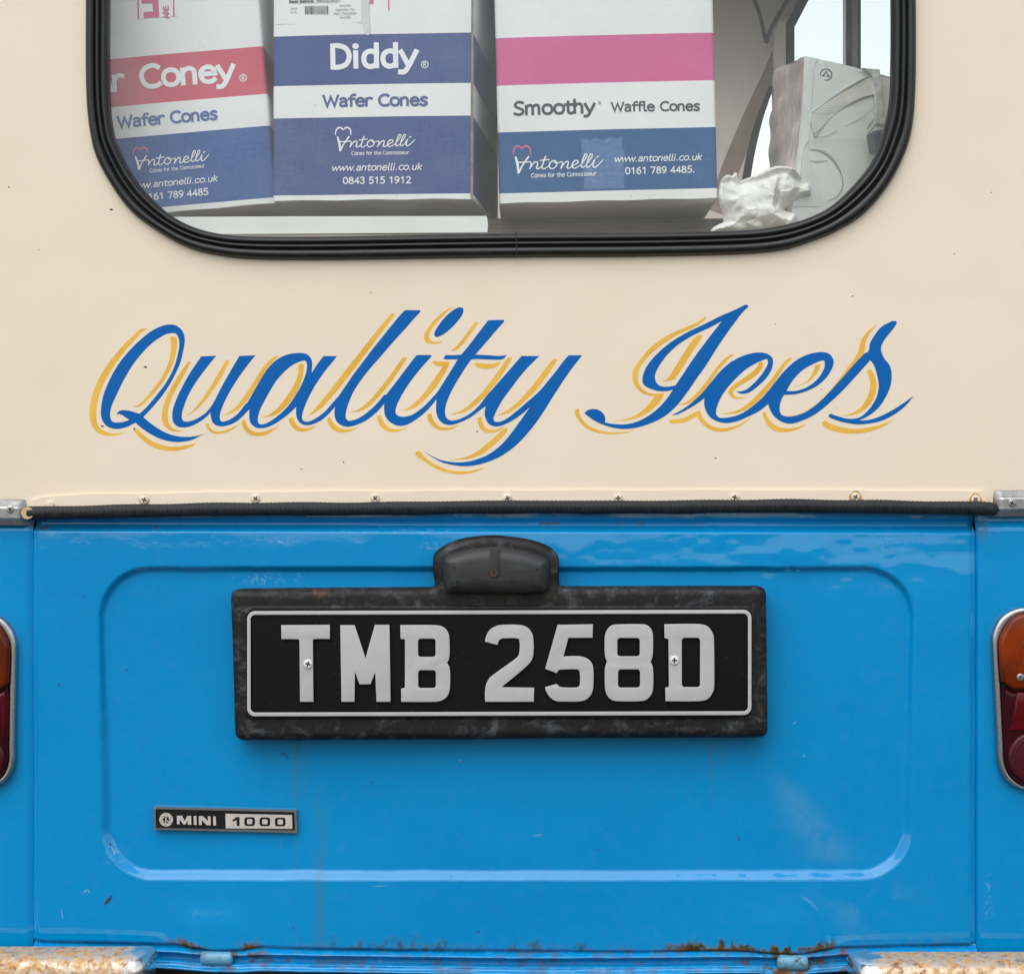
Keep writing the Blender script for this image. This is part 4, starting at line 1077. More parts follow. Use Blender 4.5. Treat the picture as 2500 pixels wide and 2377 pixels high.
# bumper halves
def bumper(x0, x1, yt, sgn, yd):
    """bar with a convex face and a rounded, folded end"""
    def fn(U, V):
        t = U * (x1 - x0)
        e = t if sgn > 0 else (x1 - x0) - t          # distance from the visible end
        px = x0 + t
        h = 150.0
        rnd = np.sqrt(np.clip(1 - np.clip((34 - e) / 34, 0, 1) ** 2, 0, 1))
        sink = 20 * (1 - rnd)
        sec = V                                        # around the section: top back -> face -> bottom
        ang = sec * math.pi
        zz = np.cos(ang); zz = np.sign(zz) * np.abs(zz) ** .42
        dd = np.sin(ang) ** .55
        cr = 1 - .10 * np.exp(-((e - 60) / 26) ** 2) * (zz > 0)
        kk = (D - .036) / D * S
        z = Z0 + (CY - (yt + h / 2)) * kk + zz * (h / 2 - sink) * kk * (.985 + .015 * cr)
        y = -yd + .045 - dd * .045 * (rnd * .75 + .25) + .006 * np.exp(-(e / 46.0) ** 2)
        return (px - CX) * kk, y, z
    rust = lambda U, V: np.clip(.55 - .5 * sst(.0, .22, (U if sgn > 0 else 1 - U)) * 0 + (sst(.02, .13, U if sgn > 0 else 1 - U) - .75), -.6, .8)
    o = grid('bumper', 160, 60, fn, CHRUST, van, {'rust': rust})
    return o
kb = (D - .075) / D
def pxd(p, c): return c + (p - c) * 1.0
bumper(-520, 380, 2313, -1, .075)
bumper(2070, 3000, 2326, 1, .075)

# ---------------------------------------------------------------- number plate and its plinth
def cA(p): return [(540 + q[0] / 2.8186, 1280 + q[1] / 2.8186) + tuple(q[2:]) for q in p]
def cB(p): return [(1200 + q[0] / 2.8186, 1280 + q[1] / 2.8186) + tuple(q[2:]) for q in p]
pl_out = cA([(60, 510), (66, 475), (85, 455), (120, 448), (600, 443), (1200, 438), (1440, 437, 1), (1464, 424), (1467, 395), (1456, 330), (1457, 230), (1480, 185), (1560, 132), (1680, 94), (1850, 77)]) + \
         cB([(120, 84), (250, 104), (370, 140), (440, 190), (466, 250), (467, 400), (480, 432, 1), (900, 431), (1830, 429), (1872, 438), (1893, 465), (1897, 520), (1902, 1000), (1907, 1390), (1900, 1440), (1862, 1468), (1700, 1472), (500, 1477)]) + \
         cA([(1700, 1484), (900, 1488), (160, 1492), (115, 1480), (90, 1440), (82, 1200), (70, 800)])
YP = -.030           # front of plinth
plinth = bevelled('plate_plinth', [smooth(pl_out, 5)], YP, .036, .0085, PLINTH, van, 5)
# raised rim step around the plate bed
bevelled('plate_bed', [rrect(594, 1478, 1845, 1756, 22)], YP - .0015, .006, .002, PLINTH, plinth, 3)
lamp = bevelled('plate_lamp', [smooth(cA([(1520, 270), (1530, 236), (1580, 206), (1700, 172), (1850, 157)]) + cB([(0, 157), (120, 165), (260, 190), (360, 226), (392, 252), (400, 300), (392, 420), (375, 462), (335, 478)]) + cA([(1960, 482), (1580, 478), (1545, 462), (1528, 400)]), 5)], YP - .020, .040, .013, LAMPBLK, van, 6)
# centre rib, screw hole and moulded hood lip on the lamp
bevelled('lamp_rib', [[(1196, 1337), (1219, 1336), (1220, 1404), (1213, 1411), (1200, 1411), (1194, 1404)]], YP - .0206, .006, .0006, LAMPBLK, lamp, 3)
flat('screw_hole', [circle(1206, 1397.5, 8.6)], vanmap(YP - .0207), simple('rusty_hole_rim', (.22, .09, .05), .7), lamp, .0001, .0004)
flat('screw_hole', [circle(1206, 1396.5, 7.2)], vanmap(YP - .0213), DARK, lamp, 0, .0003)
for ln in ('50', '4352'):
    yy = 1416 if ln == '50' else 1425
    text('moulded_mark', ln, 1156, yy, 1170, yy, 6, vanmap(YP - .0204), DARK, lamp, .12, 0, .0001)
flat('moulded_mark', [circle(1250, 1412, 6.5), circle(1250, 1412, 5.4)], vanmap(YP - .0204), DARK, lamp, 0, .0001)
text('moulded_mark', '4360', 1243, 1425, 1258, 1425, 6, vanmap(YP - .0204), DARK, lamp, .12, 0, .0001)

YB = YP - .0045
plate = bevelled('number_plate', [rrect(600.5, 1485.5, 1837, 1750, 21)], YB, .0035, .0008, PLATEBLK, van, 2)
def tilt(l): return [(x, y - (x - 1218) * .0026) for x, y in l]
bevelled('plate_border', [tilt(rrect(602.5, 1489, 1835.5, 1747.5, 20)), tilt(rrect(612.5, 1500, 1825.5, 1736.5, 11))], YB - .0022, .003, .0011, SILVERP, plate, 3, side=PLATEBLK)
CH = [
 (cA, [(410, 690, 1), (750, 688, 1), (750, 790, 1), (642, 791), (633, 802, 1), (637, 1222, 1), (540, 1222, 1), (536, 802, 1), (527, 792), (412, 792, 1)], []),
 (cA, [(817, 690, 1), (920, 690, 1), (993, 912, 1), (1056, 688, 1), (1160, 688, 1), (1168, 1222, 1), (1066, 1222, 1), (1058, 1025, 1), (1030, 1102, 1), (950, 1102, 1), (922, 1025, 1), (920, 1222, 1), (825, 1222, 1)], []),
 (cA, [(1230, 690, 1), (1470, 690), (1530, 704), (1562, 740), (1573, 790), (1573, 905), (1557, 953, 1), (1576, 1000), (1577, 1110), (1565, 1170), (1530, 1207), (1470, 1222), (1236, 1222, 1), (1236, 1128, 1), (1262, 1120, 1), (1262, 792, 1), (1232, 788, 1)],
  [rrect(1357, 788, 1473, 908, 16, 4), rrect(1358, 1005, 1475, 1122, 16, 4)]),
 (cB, [(-48, 808, 1), (-40, 770), (-15, 725), (30, 697), (80, 688), (190, 688), (245, 705), (280, 745), (291, 800), (291, 880), (280, 930), (240, 980), (75, 1117, 1), (296, 1120, 1), (293, 1222, 1), (-46, 1222, 1), (-46, 1130), (-30, 1078), (0, 1040), (165, 920), (188, 885), (191, 810), (175, 787), (75, 787), (55, 800), (42, 832, 1)], []),
 (cB, [(453, 688, 1), (700, 684, 1), (698, 782, 1), (531, 782, 1), (497, 905, 1), (590, 903), (650, 915), (690, 950), (703, 1000), (703, 1110), (690, 1165), (655, 1205), (600, 1220), (500, 1220), (450, 1218), (405, 1195), (375, 1150), (366, 1117, 1), (452, 1094, 1), (468, 1112), (495, 1118), (585, 1118), (605, 1098), (605, 1020), (588, 1000), (490, 1000), (465, 1005), (450, 1026, 1), (366, 994, 1)], []),
 (cB, [(850, 686), (1040, 684), (1085, 700), (1110, 740), (1114, 790), (1112, 895), (1097, 945, 1), (1114, 995), (1115, 1110), (1105, 1165), (1070, 1205), (1020, 1218), (870, 1218), (820, 1205), (788, 1165), (778, 1110), (778, 995), (793, 945, 1), (778, 895), (776, 790), (785, 740), (810, 703)],
  [rrect(868, 783, 1018, 904, 18, 4), rrect(873, 999, 1020, 1119, 18, 4)]),
 (cB, [(1187, 684, 1), (1410, 682), (1480, 695), (1518, 735), (1533, 790), (1535, 1110), (1520, 1165), (1485, 1205), (1420, 1218), (1195, 1218, 1), (1193, 1122, 1), (1219, 1114, 1), (1215, 790, 1), (1188, 783, 1)],
  [rrect(1312, 782, 1433, 1116, 18, 4)]),
]
for cv, p, holes in CH:
    loops = [smooth(cv(p), 6)] + [[q[:2] for q in cv(h)] for h in holes]
    # a stepped relief: black shoulder, silver face
    bevelled('plate_character', loops, YB - .0038, .0046, .0011, SILVERP, plate, 3, side=PLATEBLK)
WSCR = simple('white_plastic_screw_cap', (.72, .72, .71), .35, .05)
for x, y, r in ((752, 1620.5, .3), (1646.5, 1611.5, 0.0)):
    o, pts = screw(x, y, 11.8, YB - .0038, WSCR, plate, r, dome=.0018)
    flat('screw_slot', [pts], vanmap(YB - .0056), DARK, plate, 0, .00012)

# ---------------------------------------------------------------- boot badge
def cC(p): return [(340 + q[0] / 4.484, 1930 + q[1] / 4.484) for q in p]
LD = .0055 - .006 * (1 - ((550 - 1235) / 1200) ** 2)
YG = LD - .0042
bo = cC([(162, 170), (1722, 206), (1731, 456), (170, 418)])
bi = cC([(182, 194), (1700, 229), (1708, 432), (190, 405)])
badge = bevelled('boot_badge', [bo], YG + .0014, .005, .0006, CHROME, van, 2)
for i in range(4):
    j = (i + 1) % 4
    flat('badge_frame', [[bo[i], bo[j], bi[j], bi[i]]], vanmap(YG + .0014), CHROME, badge, -.001, .003 + .0001 * i)
flat('badge_inlay', [bi], vanmap(YG + .0014), BADGEBLK, badge, 0, .0003)
vb = vanmap(YG + .0011)
flat('badge_panel', [cC([(943, 248), (1672, 262), (1676, 413), (947, 408)])], vb, BADGESIL, badge, 0, .00012)
for p in ([(412, 270), (470, 270), (497, 330), (527, 271), (568, 272), (570, 368), (532, 368), (532, 315), (505, 368), (483, 368), (443, 310), (441, 364), (414, 363)],
          [(596, 273), (625, 273), (628, 370), (598, 370)],
          [(652, 274), (700, 275), (752, 330), (750, 276), (780, 277), (783, 374), (738, 373), (682, 315), (684, 371), (655, 371)],
          [(808, 278), (838, 278), (841, 375), (811, 375)]):
    flat('badge_letter', [cC(p)], vb, BADGESIL, badge, 0, .00014)
flat('badge_letter', [cC([(1018, 322), (1062, 283), (1098, 284), (1098, 381), (1066, 381), (1066, 316), (1035, 334)])], vb, BADGEBLK, badge, .00012, .0001)
for x in (1150, 1317, 1485):
    flat('badge_letter', [cC([(a, b) for a, b in rrect(x, 286 + (x - 1150) * .012, x + 117, 382 + (x - 1150) * .012, 28, 5)]), cC([(a, b) for a, b in rrect(x + 29, 306 + (x - 1150) * .012, x + 88, 362 + (x - 1150) * .012, 14, 4)])], vb, BADGEBLK, badge, .00012, .0001)
flat('badge_emblem', [cC(circle(294, 313, 75))], vb, BADGESIL, badge, 0, .00012)
for k in range(6):
    a0 = k * math.pi / 3 + .35
    pts = []
    for t in np.linspace(0, 1, 9):
        a = a0 + t * 1.25; r = 66 - 34 * t ** .8
        pts.append((294 + r * math.cos(a), 313 + r * math.sin(a)))
    for t in np.linspace(1, 0, 9):
        a = a0 + .12 + t * 1.15; r = 66 - 34 * t ** .8 - 15 * math.sin(math.pi * min(1, t * 1.02))
        pts.append((294 + r * math.cos(a + .12), 313 + r * math.sin(a + .12)))
    flat('emblem_vane', [cC(pts)], vb, BADGEBLK, badge, .00012, .00006)
flat('emblem_disc', [cC(circle(294, 313, 31))], vb, BADGEBLK, badge, .00012, .0001)
flat('badge_letter', [cC([(283, 291), (303, 291), (303, 296), (298, 297), (296, 326), (306, 326), (312, 316), (316, 317), (313, 333), (277, 333), (277, 328), (284, 327), (287, 297), (283, 296)])], vb, BADGESIL, badge, .00022, .0001)

# ---------------------------------------------------------------- tail lamps
L_out = [(2500, 1483), (2468, 1492), (2441, 1513), (2426, 1545), (2423.5, 1580), (2428, 1673), (2435, 1807), (2438, 1860), (2449, 1892), (2473, 1916), (2503, 1927), (2560, 1928), (2600, 1905), (2622, 1860), (2632, 1780), (2638, 1600), (2625, 1535), (2590, 1495), (2550, 1483)]
L_in = [(2502, 1498), (2470, 1512), (2449, 1542), (2440, 1575), (2445, 1673), (2452, 1807), (2455, 1860), (2467, 1892), (2490, 1912), (2510, 1917), (2556, 1916), (2588, 1895), (2605, 1855), (2615, 1780), (2621, 1600), (2610, 1545), (2580, 1510), (2548, 1498)]
def tail_lamp(f):
    tl = empty('tail_lamp') if False else bevelled('tail_lamp', [[f(*p) for p in smooth(L_in, 5)]], -.004, .006, .001, DARK, van, 2)
    bevelled('lamp_bezel', [[f(*p) for p in smooth(L_out, 5)], [f(*p) for p in smooth(L_in, 5)]], -.0095, .014, .0030, BEZEL, tl, 4)
    inn = smooth([(x + (2530 - x) * .02, y) for x, y in L_in], 5)
    k0 = next(i for i, p in enumerate(inn) if p[1] > 1660)
    k1 = max(i for i, p in enumerate(inn) if p[1] > 1660)
    am = inn[k1 + 2:] + inn[:k0 - 1] + [(2447, 1664), (2474, 1684), (2586, 1684), (2615, 1664)]
    j0 = next(i for i, p in enumerate(inn) if p[1] > 1678)
    j1 = max(i for i, p in enumerate(inn) if p[1] > 1678)
    rd = inn[j0:j1] + [(2613, 1672), (2587, 1688), (2473, 1688), (2449, 1672)]
    bevelled('amber_lens', [[f(*p) for p in am]], -.016, .016, .0045, AMBER, tl, 5)
    bevelled('red_lens', [[f(*p) for p in rd]], -.014, .014, .005, RED, tl, 5)
    bevelled('lens_step', [[f(*p) for p in [(2482, 1690), (2590, 1690), (2598, 1783), (2468, 1783)]]], -.0165, .006, .002, REDB, tl, 3)
    for r_ in (46, 34):
        bevelled('lens_ring', [[f(*p) for p in circle(2535, 1596, r_, 36)], [f(*p) for p in circle(2535, 1596, r_ - 2.5, 36)]], -.0168, .003, .0005, AMBER, tl, 2)
    bevelled('reflector', [[f(*p) for p in circle(2525, 1848, 62, 40)]], -.0165, .006, .003, REFL, tl, 4)
    bevelled('reflector_ring', [[f(*p) for p in circle(2525, 1848, 49, 40)], [f(*p) for p in circle(2525, 1848, 46, 40)]], -.0172, .004, .0006, REFL, tl, 2)
    q = f(2491.5, 1652.5)
    o, pts = screw(q[0], q[1], 9.5, -.016, ALU, tl, .4, dome=.0012)
    flat('screw_slot', [pts], vanmap(-.0172), DARK, tl, 0, .0002)
tail_lamp(lambda x, y: (x, y))
tail_lamp(lambda x, y: (2466.5 - x + (y - 1700) * .036, y + 4 - (y - 1700) * .03))

# ---------------------------------------------------------------- interior of the van
XW = .75
ZT = W(0, -900).z
box('side_wall', -XW - .02, -XW, .012, .42, W(0, 1230).z, ZT, LINING, van)
box('side_wall', -XW - .02, -XW, .42, 1.40, W(0, 1230).z, 1.22, LINING, van)  # gap above this board: unseen hatch, opened to let daylight in
box('side_wall', -XW - .02, -XW, .42, 1.40, 1.66, ZT, LINING, van)
box('side_wall', -XW - .02, -XW, 1.40, 1.50, W(0, 1230).z, ZT, LINING, van)
box('side_wall', XW, XW + .02, .012, .42, W(0, 1230).z, ZT, LINING, van)
box('side_wall', XW, XW + .02, .42, 1.40, W(0, 1230).z, 1.18, LINING, van)
box('side_wall', XW, XW + .02, .42, 1.40, 1.66, ZT, LINING, van)
box('side_wall', XW, XW + .02, 1.40, 1.50, W(0, 1230).z, ZT, LINING, van)
for ra in ((-XW - .02, XW + .02, .012, .30), (-XW - .02, XW + .02, 1.25, 1.52), (-XW - .02, -.45, .302, 1.248), (.45, XW + .02, .302, 1.248)):  # roof boards leave an unseen opening, added to let sky light in
    box('roof', *ra, ZT + .002, ZT + .03, LINING, van)
box('floor', -XW, XW, .045, 1.49, .60, .62, TAUPE, van)
# front bulkhead with the openings one sees through the window
YF = 1.50
bm_ = vanmap(YF)
holeA = smooth([(1884, 226, 1), (1887, 420, 1), (1887, 540, 1), (1808, 540, 1), (1824, 437), (1836, 368), (1853, 300), (1870, 252)], 6)
holeB = [(1935, 72), (1973, 0), (2053, -150), (2058, -170), (2058, 560), (1935, 560)]
holeC = [(2094, -170), (2255, -170), (2255, 560), (2094, 560)]
bw = [((-XW) / (S * (D + YF) / D) + CX, -700), (XW / (S * (D + YF) / D) + CX, -700), (XW / (S * (D + YF) / D) + CX, 1180), (-XW / (S * (D + YF) / D) + CX, 1180)]
holeL = [(340, -420), (1150, -420), (1150, -120), (340, -120)]
bulk = flat('cab_bulkhead', [bw, holeA, holeB, holeC, holeL], bm_, TAUPE, van, 0, .012)
# black seals and trims on the bulkhead
cur = smooth([(1880, 215), (1868, 250), (1851, 298), (1833, 368), (1820, 440), (1806, 540)], 6, False)
ribbons('windscreen_rubber', [(cur, [10, 14, 18, 20, 22], False)], bm_, RUBBER, bulk, .013)
ribbons('pillar_trim', [(smooth([(1915, 90), (1885, 175), (1846, 262), (1808, 350), (1772, 440), (1745, 520)], 6, False), [34, 40, 44, 44, 40], False)], bm_, BROWN, bulk, .0125)
flat('pillar_post', [[(1884, 62), (1912, 62), (1912, 560), (1884, 560)]], bm_, TAUPE, bulk, .014, .02)
flat('pillar_rubber', [[(1912, 70), (1935, 72), (1935, 560), (1912, 560)]], bm_, RUBBER, bulk, .014, .01)
flat('pillar_rubber', [[(1912, 72), (1935, 74), (2057, -160), (2030, -170)]], bm_, RUBBER, bulk, .026, .006)
flat('window_post', [[(2058, -170), (2094, -170), (2094, 560), (2058, 560)]], bm_, FRAME, bulk, .013, .012)
flat('window_post_rubber', [[(2058, -170), (2072, -170), (2072, 560), (2058, 560)]], bm_, RUBBER, bulk, .026, .006)
flat('window_post_rubber', [[(2087, -170), (2094, -170), (2094, 560), (2087, 560)]], bm_, RUBBER, bulk, .026, .006)
ribbons('hanging_cable', [(smooth([(1815, -60), (1830, 0), (1848, 50), (1862, 112)], 6, False), 9, False), (smooth([(1862, 118), (1882, 70), (1908, 25), (1945, -50)], 6, False), 11, False)], bm_, RUBBER, bulk, .04)

# shelf, ledge and plastic strip along the bottom of the window
ZS = W(0, 494, .065).z
shelf = box('shelf', -XW, .40, .185, .60, ZS - .018, ZS - .0006, WOOD, van)
box('shelf_lip', -XW, .40, .178, .185, ZS - .030, ZS - .010, WOOD, shelf)
ZL = W(0, 577, .03).z
box('window_ledge', -XW + .01, XW - .01, .016, .40, ZL - .012, ZL, WOOD, van)
strip = flat('white_ledge_strip', [smooth([(255, 531, 1), (700, 529, 1), (1188, 528, 1), (1191, 545), (1190, 568, 1), (600, 572, 1), (255, 574, 1)], 4)], vanmap(.034), PVC, van, -.004, .006)


# ---------------------------------------------------------------- boxes of cones
CAM = Vector((0, -D, Z0))


class Carton:
    def __init__(s, name, label, front_px, depth_y, yaw, roll, left_px, right_px, depth, bands, zmax, refx, nseed):
        """front_px: bottom-centre of the front face in the photograph; bands: [(y_px, material index from here upward)]"""
        s.M = (Matrix.Rotation(-yaw, 3, 'Z') @ Matrix.Rotation(-roll, 3, 'Y'))
        s.o = W(front_px[0], front_px[1], depth_y)
        s.nrm = s.M @ Vector((0, -1, 0))
        s.e = empty(name, s.o, s.M)
        tag(s.e, label, 'box')
        s.nseed = nseed
        x0 = s.loc(left_px, front_px[1] - 200)[0]; x1 = s.loc(right_px, front_px[1] - 200)[0]
        s.w = (x0, x1); s.h = zmax
        zs = [0.0] + [s.loc(refx, y)[1] for y, _ in bands] + [zmax]
        mats_idx = [bands[0][1] if False else 5] + [m for _, m in bands]
        lev, lm = [], []
        for a, b, m in zip(zs[:-1], zs[1:], mats_idx):
            k = max(1, int((b - a) / .012))
            for q in range(k):
                lev.append(a + (b - a) * q / k); lm.append(m)
        lev.append(zmax)
        s.build(name, x0, x1, depth, lev, lm)
    def loc(s, px, py):
        k = S
        d = Vector(((px - CX) * k, D, (CY - py) * k))
        t = (s.o - CAM).dot(s.nrm) / d.dot(s.nrm)
        p = s.M.transposed() @ (CAM + d * t - s.o)
        return p.x, p.z
    def bul(s, x, z):
        u = (x - s.w[0]) / (s.w[1] - s.w[0]); v = z / s.h
        u = min(max(u, 0), 1); v = min(max(v, 0), 1)
        return -(.0022 * math.sin(math.pi * u) * math.sin(math.pi * min(1, v * 1.2)) + .0005 * math.sin(9 * u + s.nseed) * math.sin(7 * v + 1))
    def mp(s, px, py, off):
        x, z = s.loc(px, py)
        return Vector((x, s.bul(x, z) - off, z))
    def build(s, name, x0, x1, dep, lev, lm):
        r = .0035
        ring = []
        nx = 16
        def arc(cx, cy, a0):
            return [(cx + r * math.cos(R(a0 + 90 * k / 4)), cy + r * math.sin(R(a0 + 90 * k / 4))) for k in range(5)]
        ring += [(x0 + r + (x1 - x0 - 2 * r) * k / nx, 0) for k in range(1, nx)]
        ring += arc(x1 - r, r, -90) + [(x1, r + (dep - 2 * r) * k / 6) for k in range(1, 6)] + arc(x1 - r, dep - r, 0)
        ring += arc(x0 + r, dep - r, 90) + [(x0, dep - r - (dep - 2 * r) * k / 6) for k in range(1, 6)] + arc(x0 + r, r, 180)
        n = len(ring)
        rnd = random.Random(s.nseed)
        V, F, MI = [], [], []
        L = [0.0] + [z for z in lev]
        for li, z in enumerate(L):
            ins = .0028 if li == 0 else 0.0
            zz = z + (.0028 if li == 1 else 0)
            for (x, y) in ring:
                cx, cy = (x0 + x1) / 2, dep / 2
                yy = y
                if y < r * 1.01:
                    yy = y + s.bul(x, zz) * (1 - y / r if y < r else 0)
                sxx = x + (cx - x) / abs(x1 - x0) * 2 * ins
                syy = yy + (cy - y) / dep * 2 * ins
                wob = .0004 * math.sin(x * 90 + s.nseed) if li <= 1 and y < r else 0
                V.append((sxx, syy, zz + wob * (1 if li == 1 else .6) - (0 if li else 0) + (.0012 if li == 0 else 0)))
        for li in range(len(L) - 1):
            for i in range(n):
                j = (i + 1) % n
                F.append((li * n + i, li * n + j, (li + 1) * n + j, (li + 1) * n + i))
                MI.append(lm[max(0, li - 1)] if li > 0 else 6)
        F.append(tuple(range(n - 1, -1, -1))); MI.append(6)
        F.append(tuple(len(L) * n - n + i for i in range(n))); MI.append(0)
        me = mesh('carton_body', V, F, True, MI)
        try:
            me.set_sharp_from_angle(angle=R(50))
        except Exception:
            pass
        s.body = obj('carton_body', me, s.mats, s.e)
    def text(s, t, x0, y0, x1, y1, cap, mat, w=.13, italic=0.0, name='printed_lettering'):
        return text(name, t, x0, y0, x1, y1, cap, s.mp, mat, s.e, w, italic, .00016)
    def reg(s, cx, cy, r, mat):
        return ribbons('registered_mark', [(np.array(circle(cx, cy, r * .9, 20)), r * .2, True)] +
                       [(np.array(smooth(k, 4, False)) * 1.0 * np.array([1, -1]) * r * 1.45 + np.array([cx - .34 * r, cy + .52 * r]), r * .2, False) for k in G['R'][1]], s.mp, mat, s.e, .00016)


# script name on the boxes, drawn once in the pixels of a close view
A_V = [([(230, 1122), (245, 1178), (252, 1243)], [13, 17, 14]), ([(252, 1243), (282, 1182), (326, 1120)], [12, 9, 12]), ([(248, 1163), (290, 1163), (334, 1158)], [7, 8, 7]),
       ([(334, 1158), (342, 1176), (332, 1211)], [7, 9, 8]), ([(333, 1207), (362, 1166), (384, 1160), (388, 1180), (380, 1203), (396, 1208), (420, 1188), (436, 1150)], [6, 8, 8, 9, 8, 7, 6]),
       ([(446, 1118), (428, 1168), (421, 1200), (436, 1210), (466, 1190)], [9, 9, 8, 7, 6]), ([(402, 1150), (474, 1143)], 7),
       ([(502, 1150), (478, 1166), (472, 1194), (492, 1209), (520, 1192), (526, 1164), (504, 1150), (520, 1170), (562, 1158)], [7, 9, 8, 7, 8, 7, 6]),
       ([(562, 1158), (566, 1176), (553, 1210)], [7, 9, 8]), ([(554, 1206), (586, 1164), (606, 1158), (607, 1176), (600, 1200), (614, 1206), (640, 1188)], [6, 8, 8, 9, 8, 6]),
       ([(640, 1188), (676, 1168), (672, 1150), (648, 1158), (635, 1186), (652, 1206), (692, 1188)], [6, 8, 7, 8, 9, 7, 6]),
       ([(692, 1188), (730, 1140), (742, 1112), (728, 1108), (708, 1158), (702, 1192), (714, 1200), (730, 1190)], [6, 7, 7, 8, 9, 8, 6]),
       ([(730, 1190), (768, 1140), (780, 1112), (766, 1108), (746, 1158), (740, 1192), (752, 1199), (770, 1186)], [6, 7, 7, 8, 9, 8, 6]),
       ([(770, 1186), (796, 1148), (784, 1186), (796, 1200), (822, 1182), (856, 1146)], [6, 8, 9, 8, 7, 5]), ([(808, 1132), (826, 1120)], [9, 6])]
HEART = ([(215, 1108), (217, 1076), (236, 1050), (258, 1048), (277, 1064), (296, 1048), (320, 1050), (337, 1074), (338, 1108)], [5, 10, 12, 11, 8, 11, 12, 10, 5])


def script(c, f, heart):
    """f maps the reference close-view coordinates to photograph pixels"""
    k = math.hypot(*(np.array(f(300, 1100)) - np.array(f(200, 1100)))) / 100
    for nm, lst, m in (('printed_script', A_V, INKW), ('printed_heart', [HEART], heart)):
        st = []
        for pts, w in lst:
            q = smooth([f(*p) for p in pts], 6, False)
            ww = w * k * 1.08 if np.isscalar(w) else [v * k * 1.08 for v in w]
            st.append((np.array(q), ww, False))
        ribbons(nm, st, c.mp, m, c.e, .00016)


k2 = 2.9317
def d1(x, y): return (180 + x / k2, y / k2)
def d2(x, y): return (640 + x / k2, y / k2)
def d3(x, y): return (1180 + x / k2, y / k2)
def T(c, dm, s, x0, y0, x1, y1, cap, mat, w=.13, it=0.0, name='printed_lettering'):
    a, b = dm(x0, y0), dm(x1, y1)
    return c.text(s, a[0], a[1], b[0], b[1], cap / k2, mat, w, it, name)

# box 1 (left, leaning)
Carton.mats = [WHITECARD, REDCARD, BLUECARD3, WHITECARD, WHITECARD, DIRTCARD, DIRTCARD]
c1 = Carton('cone_box', 'leaning white cone box with rose red band, leftmost behind the glass', (440, 522), .082, 0, R(5.0), 196, 661, .25,
            [(524 - 22, 2), (326, 0), (248, 1), (131, 0)], .40, 440, 1)
T(c1, d1, 'Mr', 105, 680, 385, 661, 178, INKW, 0.13)
T(c1, d1, 'Coney', 478, 646, 1174, 588, 180, INKW, 0.13)
c1.reg(*d1(1213, 560), 27 / k2, INKW)
T(c1, d1, 'Wafer Cones', 310, 925, 1042, 861, 94, INKB, .135)
script(c1, lambda x, y: d1(442 + (x - 230) * .842 + (y - 1122) * .07, 1122 + (y - 1122) * .80 - (x - 230) * .055), INKP)
T(c1, d1, 'Cones for the Connoisseur', 545, 1238, 942, 1202, 27, INKW, .095)
T(c1, d1, 'www.antonelli.co.uk', 392, 1358, 1033, 1300, 47, INKW, .088, .22)
T(c1, d1, '0161 789 4485', 496, 1440, 968, 1397, 52, INKW, .108)
lab = flat('care_label', [[d1(*p) for p in ((440, -260), (735, -285), (742, 122), (455, 145))]], c1.mp, WHITECARD, c1.e, .0003, .0002)
flat('label_rule', [[d1(*p) for p in ((452, -260), (464, -261), (473, 141), (461, 142))]], c1.mp, INKP, c1.e, .0006, .0001)
flat('label_rule', [[d1(*p) for p in ((706, -280), (717, -281), (726, 122), (715, 123))]], c1.mp, INKP, c1.e, .0006, .0001)
text('label_lettering', 'LE', *d1(612, 133), *d1(596, -130), 112 / k2, c1.mp, INKP, c1.e, .22, 0, .0006)
text('label_lettering', 'ARE', *d1(690, 140), *d1(682, 42), 42 / k2, c1.mp, INKP, c1.e, .14, 0, .0006)

# box 2 (middle)
Carton.mats = [WHITECARD, BLUECARD, BLUECARD, WHITECARD, WHITECARD, DIRTCARD, DIRTCARD]
c2 = Carton('cone_box', 'upright white cone box with two navy blue bands, in the middle of the window', (915, 494), .055, R(5.5), R(-.15), 666, 1154, .26,
            [(475, 2), (286, 0), (207, 1), (85, 0)], .40, 910, 2)
T(c2, d2, 'Diddy', 475, 503, 1131, 493, 186, INKW, 0.135)
c2.reg(*d2(1165, 465), 27 / k2, INKW)
T(c2, d2, 'Wafer Cones', 430, 774, 1196, 763, 94, INKN, .135)
script(c2, lambda x, y: d2(540 + (x - 230) * .888, 980 + (y - 1122) * .86), INKW)
T(c2, d2, 'Cones for the Connoisseur', 640, 1113, 1056, 1108, 28, INKW, .095)
T(c2, d2, 'www.antonelli.co.uk', 492, 1227, 1145, 1219, 50, INKW, .088, .22)
T(c2, d2, '0843 515 1912', 578, 1319, 1071, 1315, 52, INKW, .108)
flat('despatch_label', [[d2(*p) for p in ((98, -250), (712, -260), (716, 168), (104, 176))]], c2.mp, WHITECARD, c2.e, .0003, .0002)
def L2(s, x0, y0, x1, y1, cap, mat, w=.1):
    return text('label_lettering', s, *d2(x0, y0), *d2(x1, y1), cap / k2, c2.mp, mat, c2.e, w, 0, .0007)
L2('Best Before:', 192, 27, 377, 24, 24, INKG, .14)
L2('09/02/2027', 391, 24, 563, 21, 24, INKG, .1)
L2('25048', 204, 72, 252, 71, 14, INKGREY, .1)
L2('01:25', 206, 98, 250, 97, 14, INKGREY, .1)
for s_, a, b, y in (('Antonelli', 558, 642, 53), ('Soapstone Way', 526, 668, 82), ('Irlam, Manchester', 516, 682, 110), ('M44 6BA', 560, 640, 138)):
    L2(s_, a, y, b, y - 2, 16, INKGREY, .1)
rb = random.Random(5)
x = 309
bars = []
while x < 476:
    w_ = rb.choice([2, 2, 3, 4, 6])
    bars.append((np.array([d2(x + w_ / 2, 47), d2(x + w_ / 2 + .5, 106)]), w_ / k2, False))
    x += w_ + rb.choice([2, 3, 4, 5])
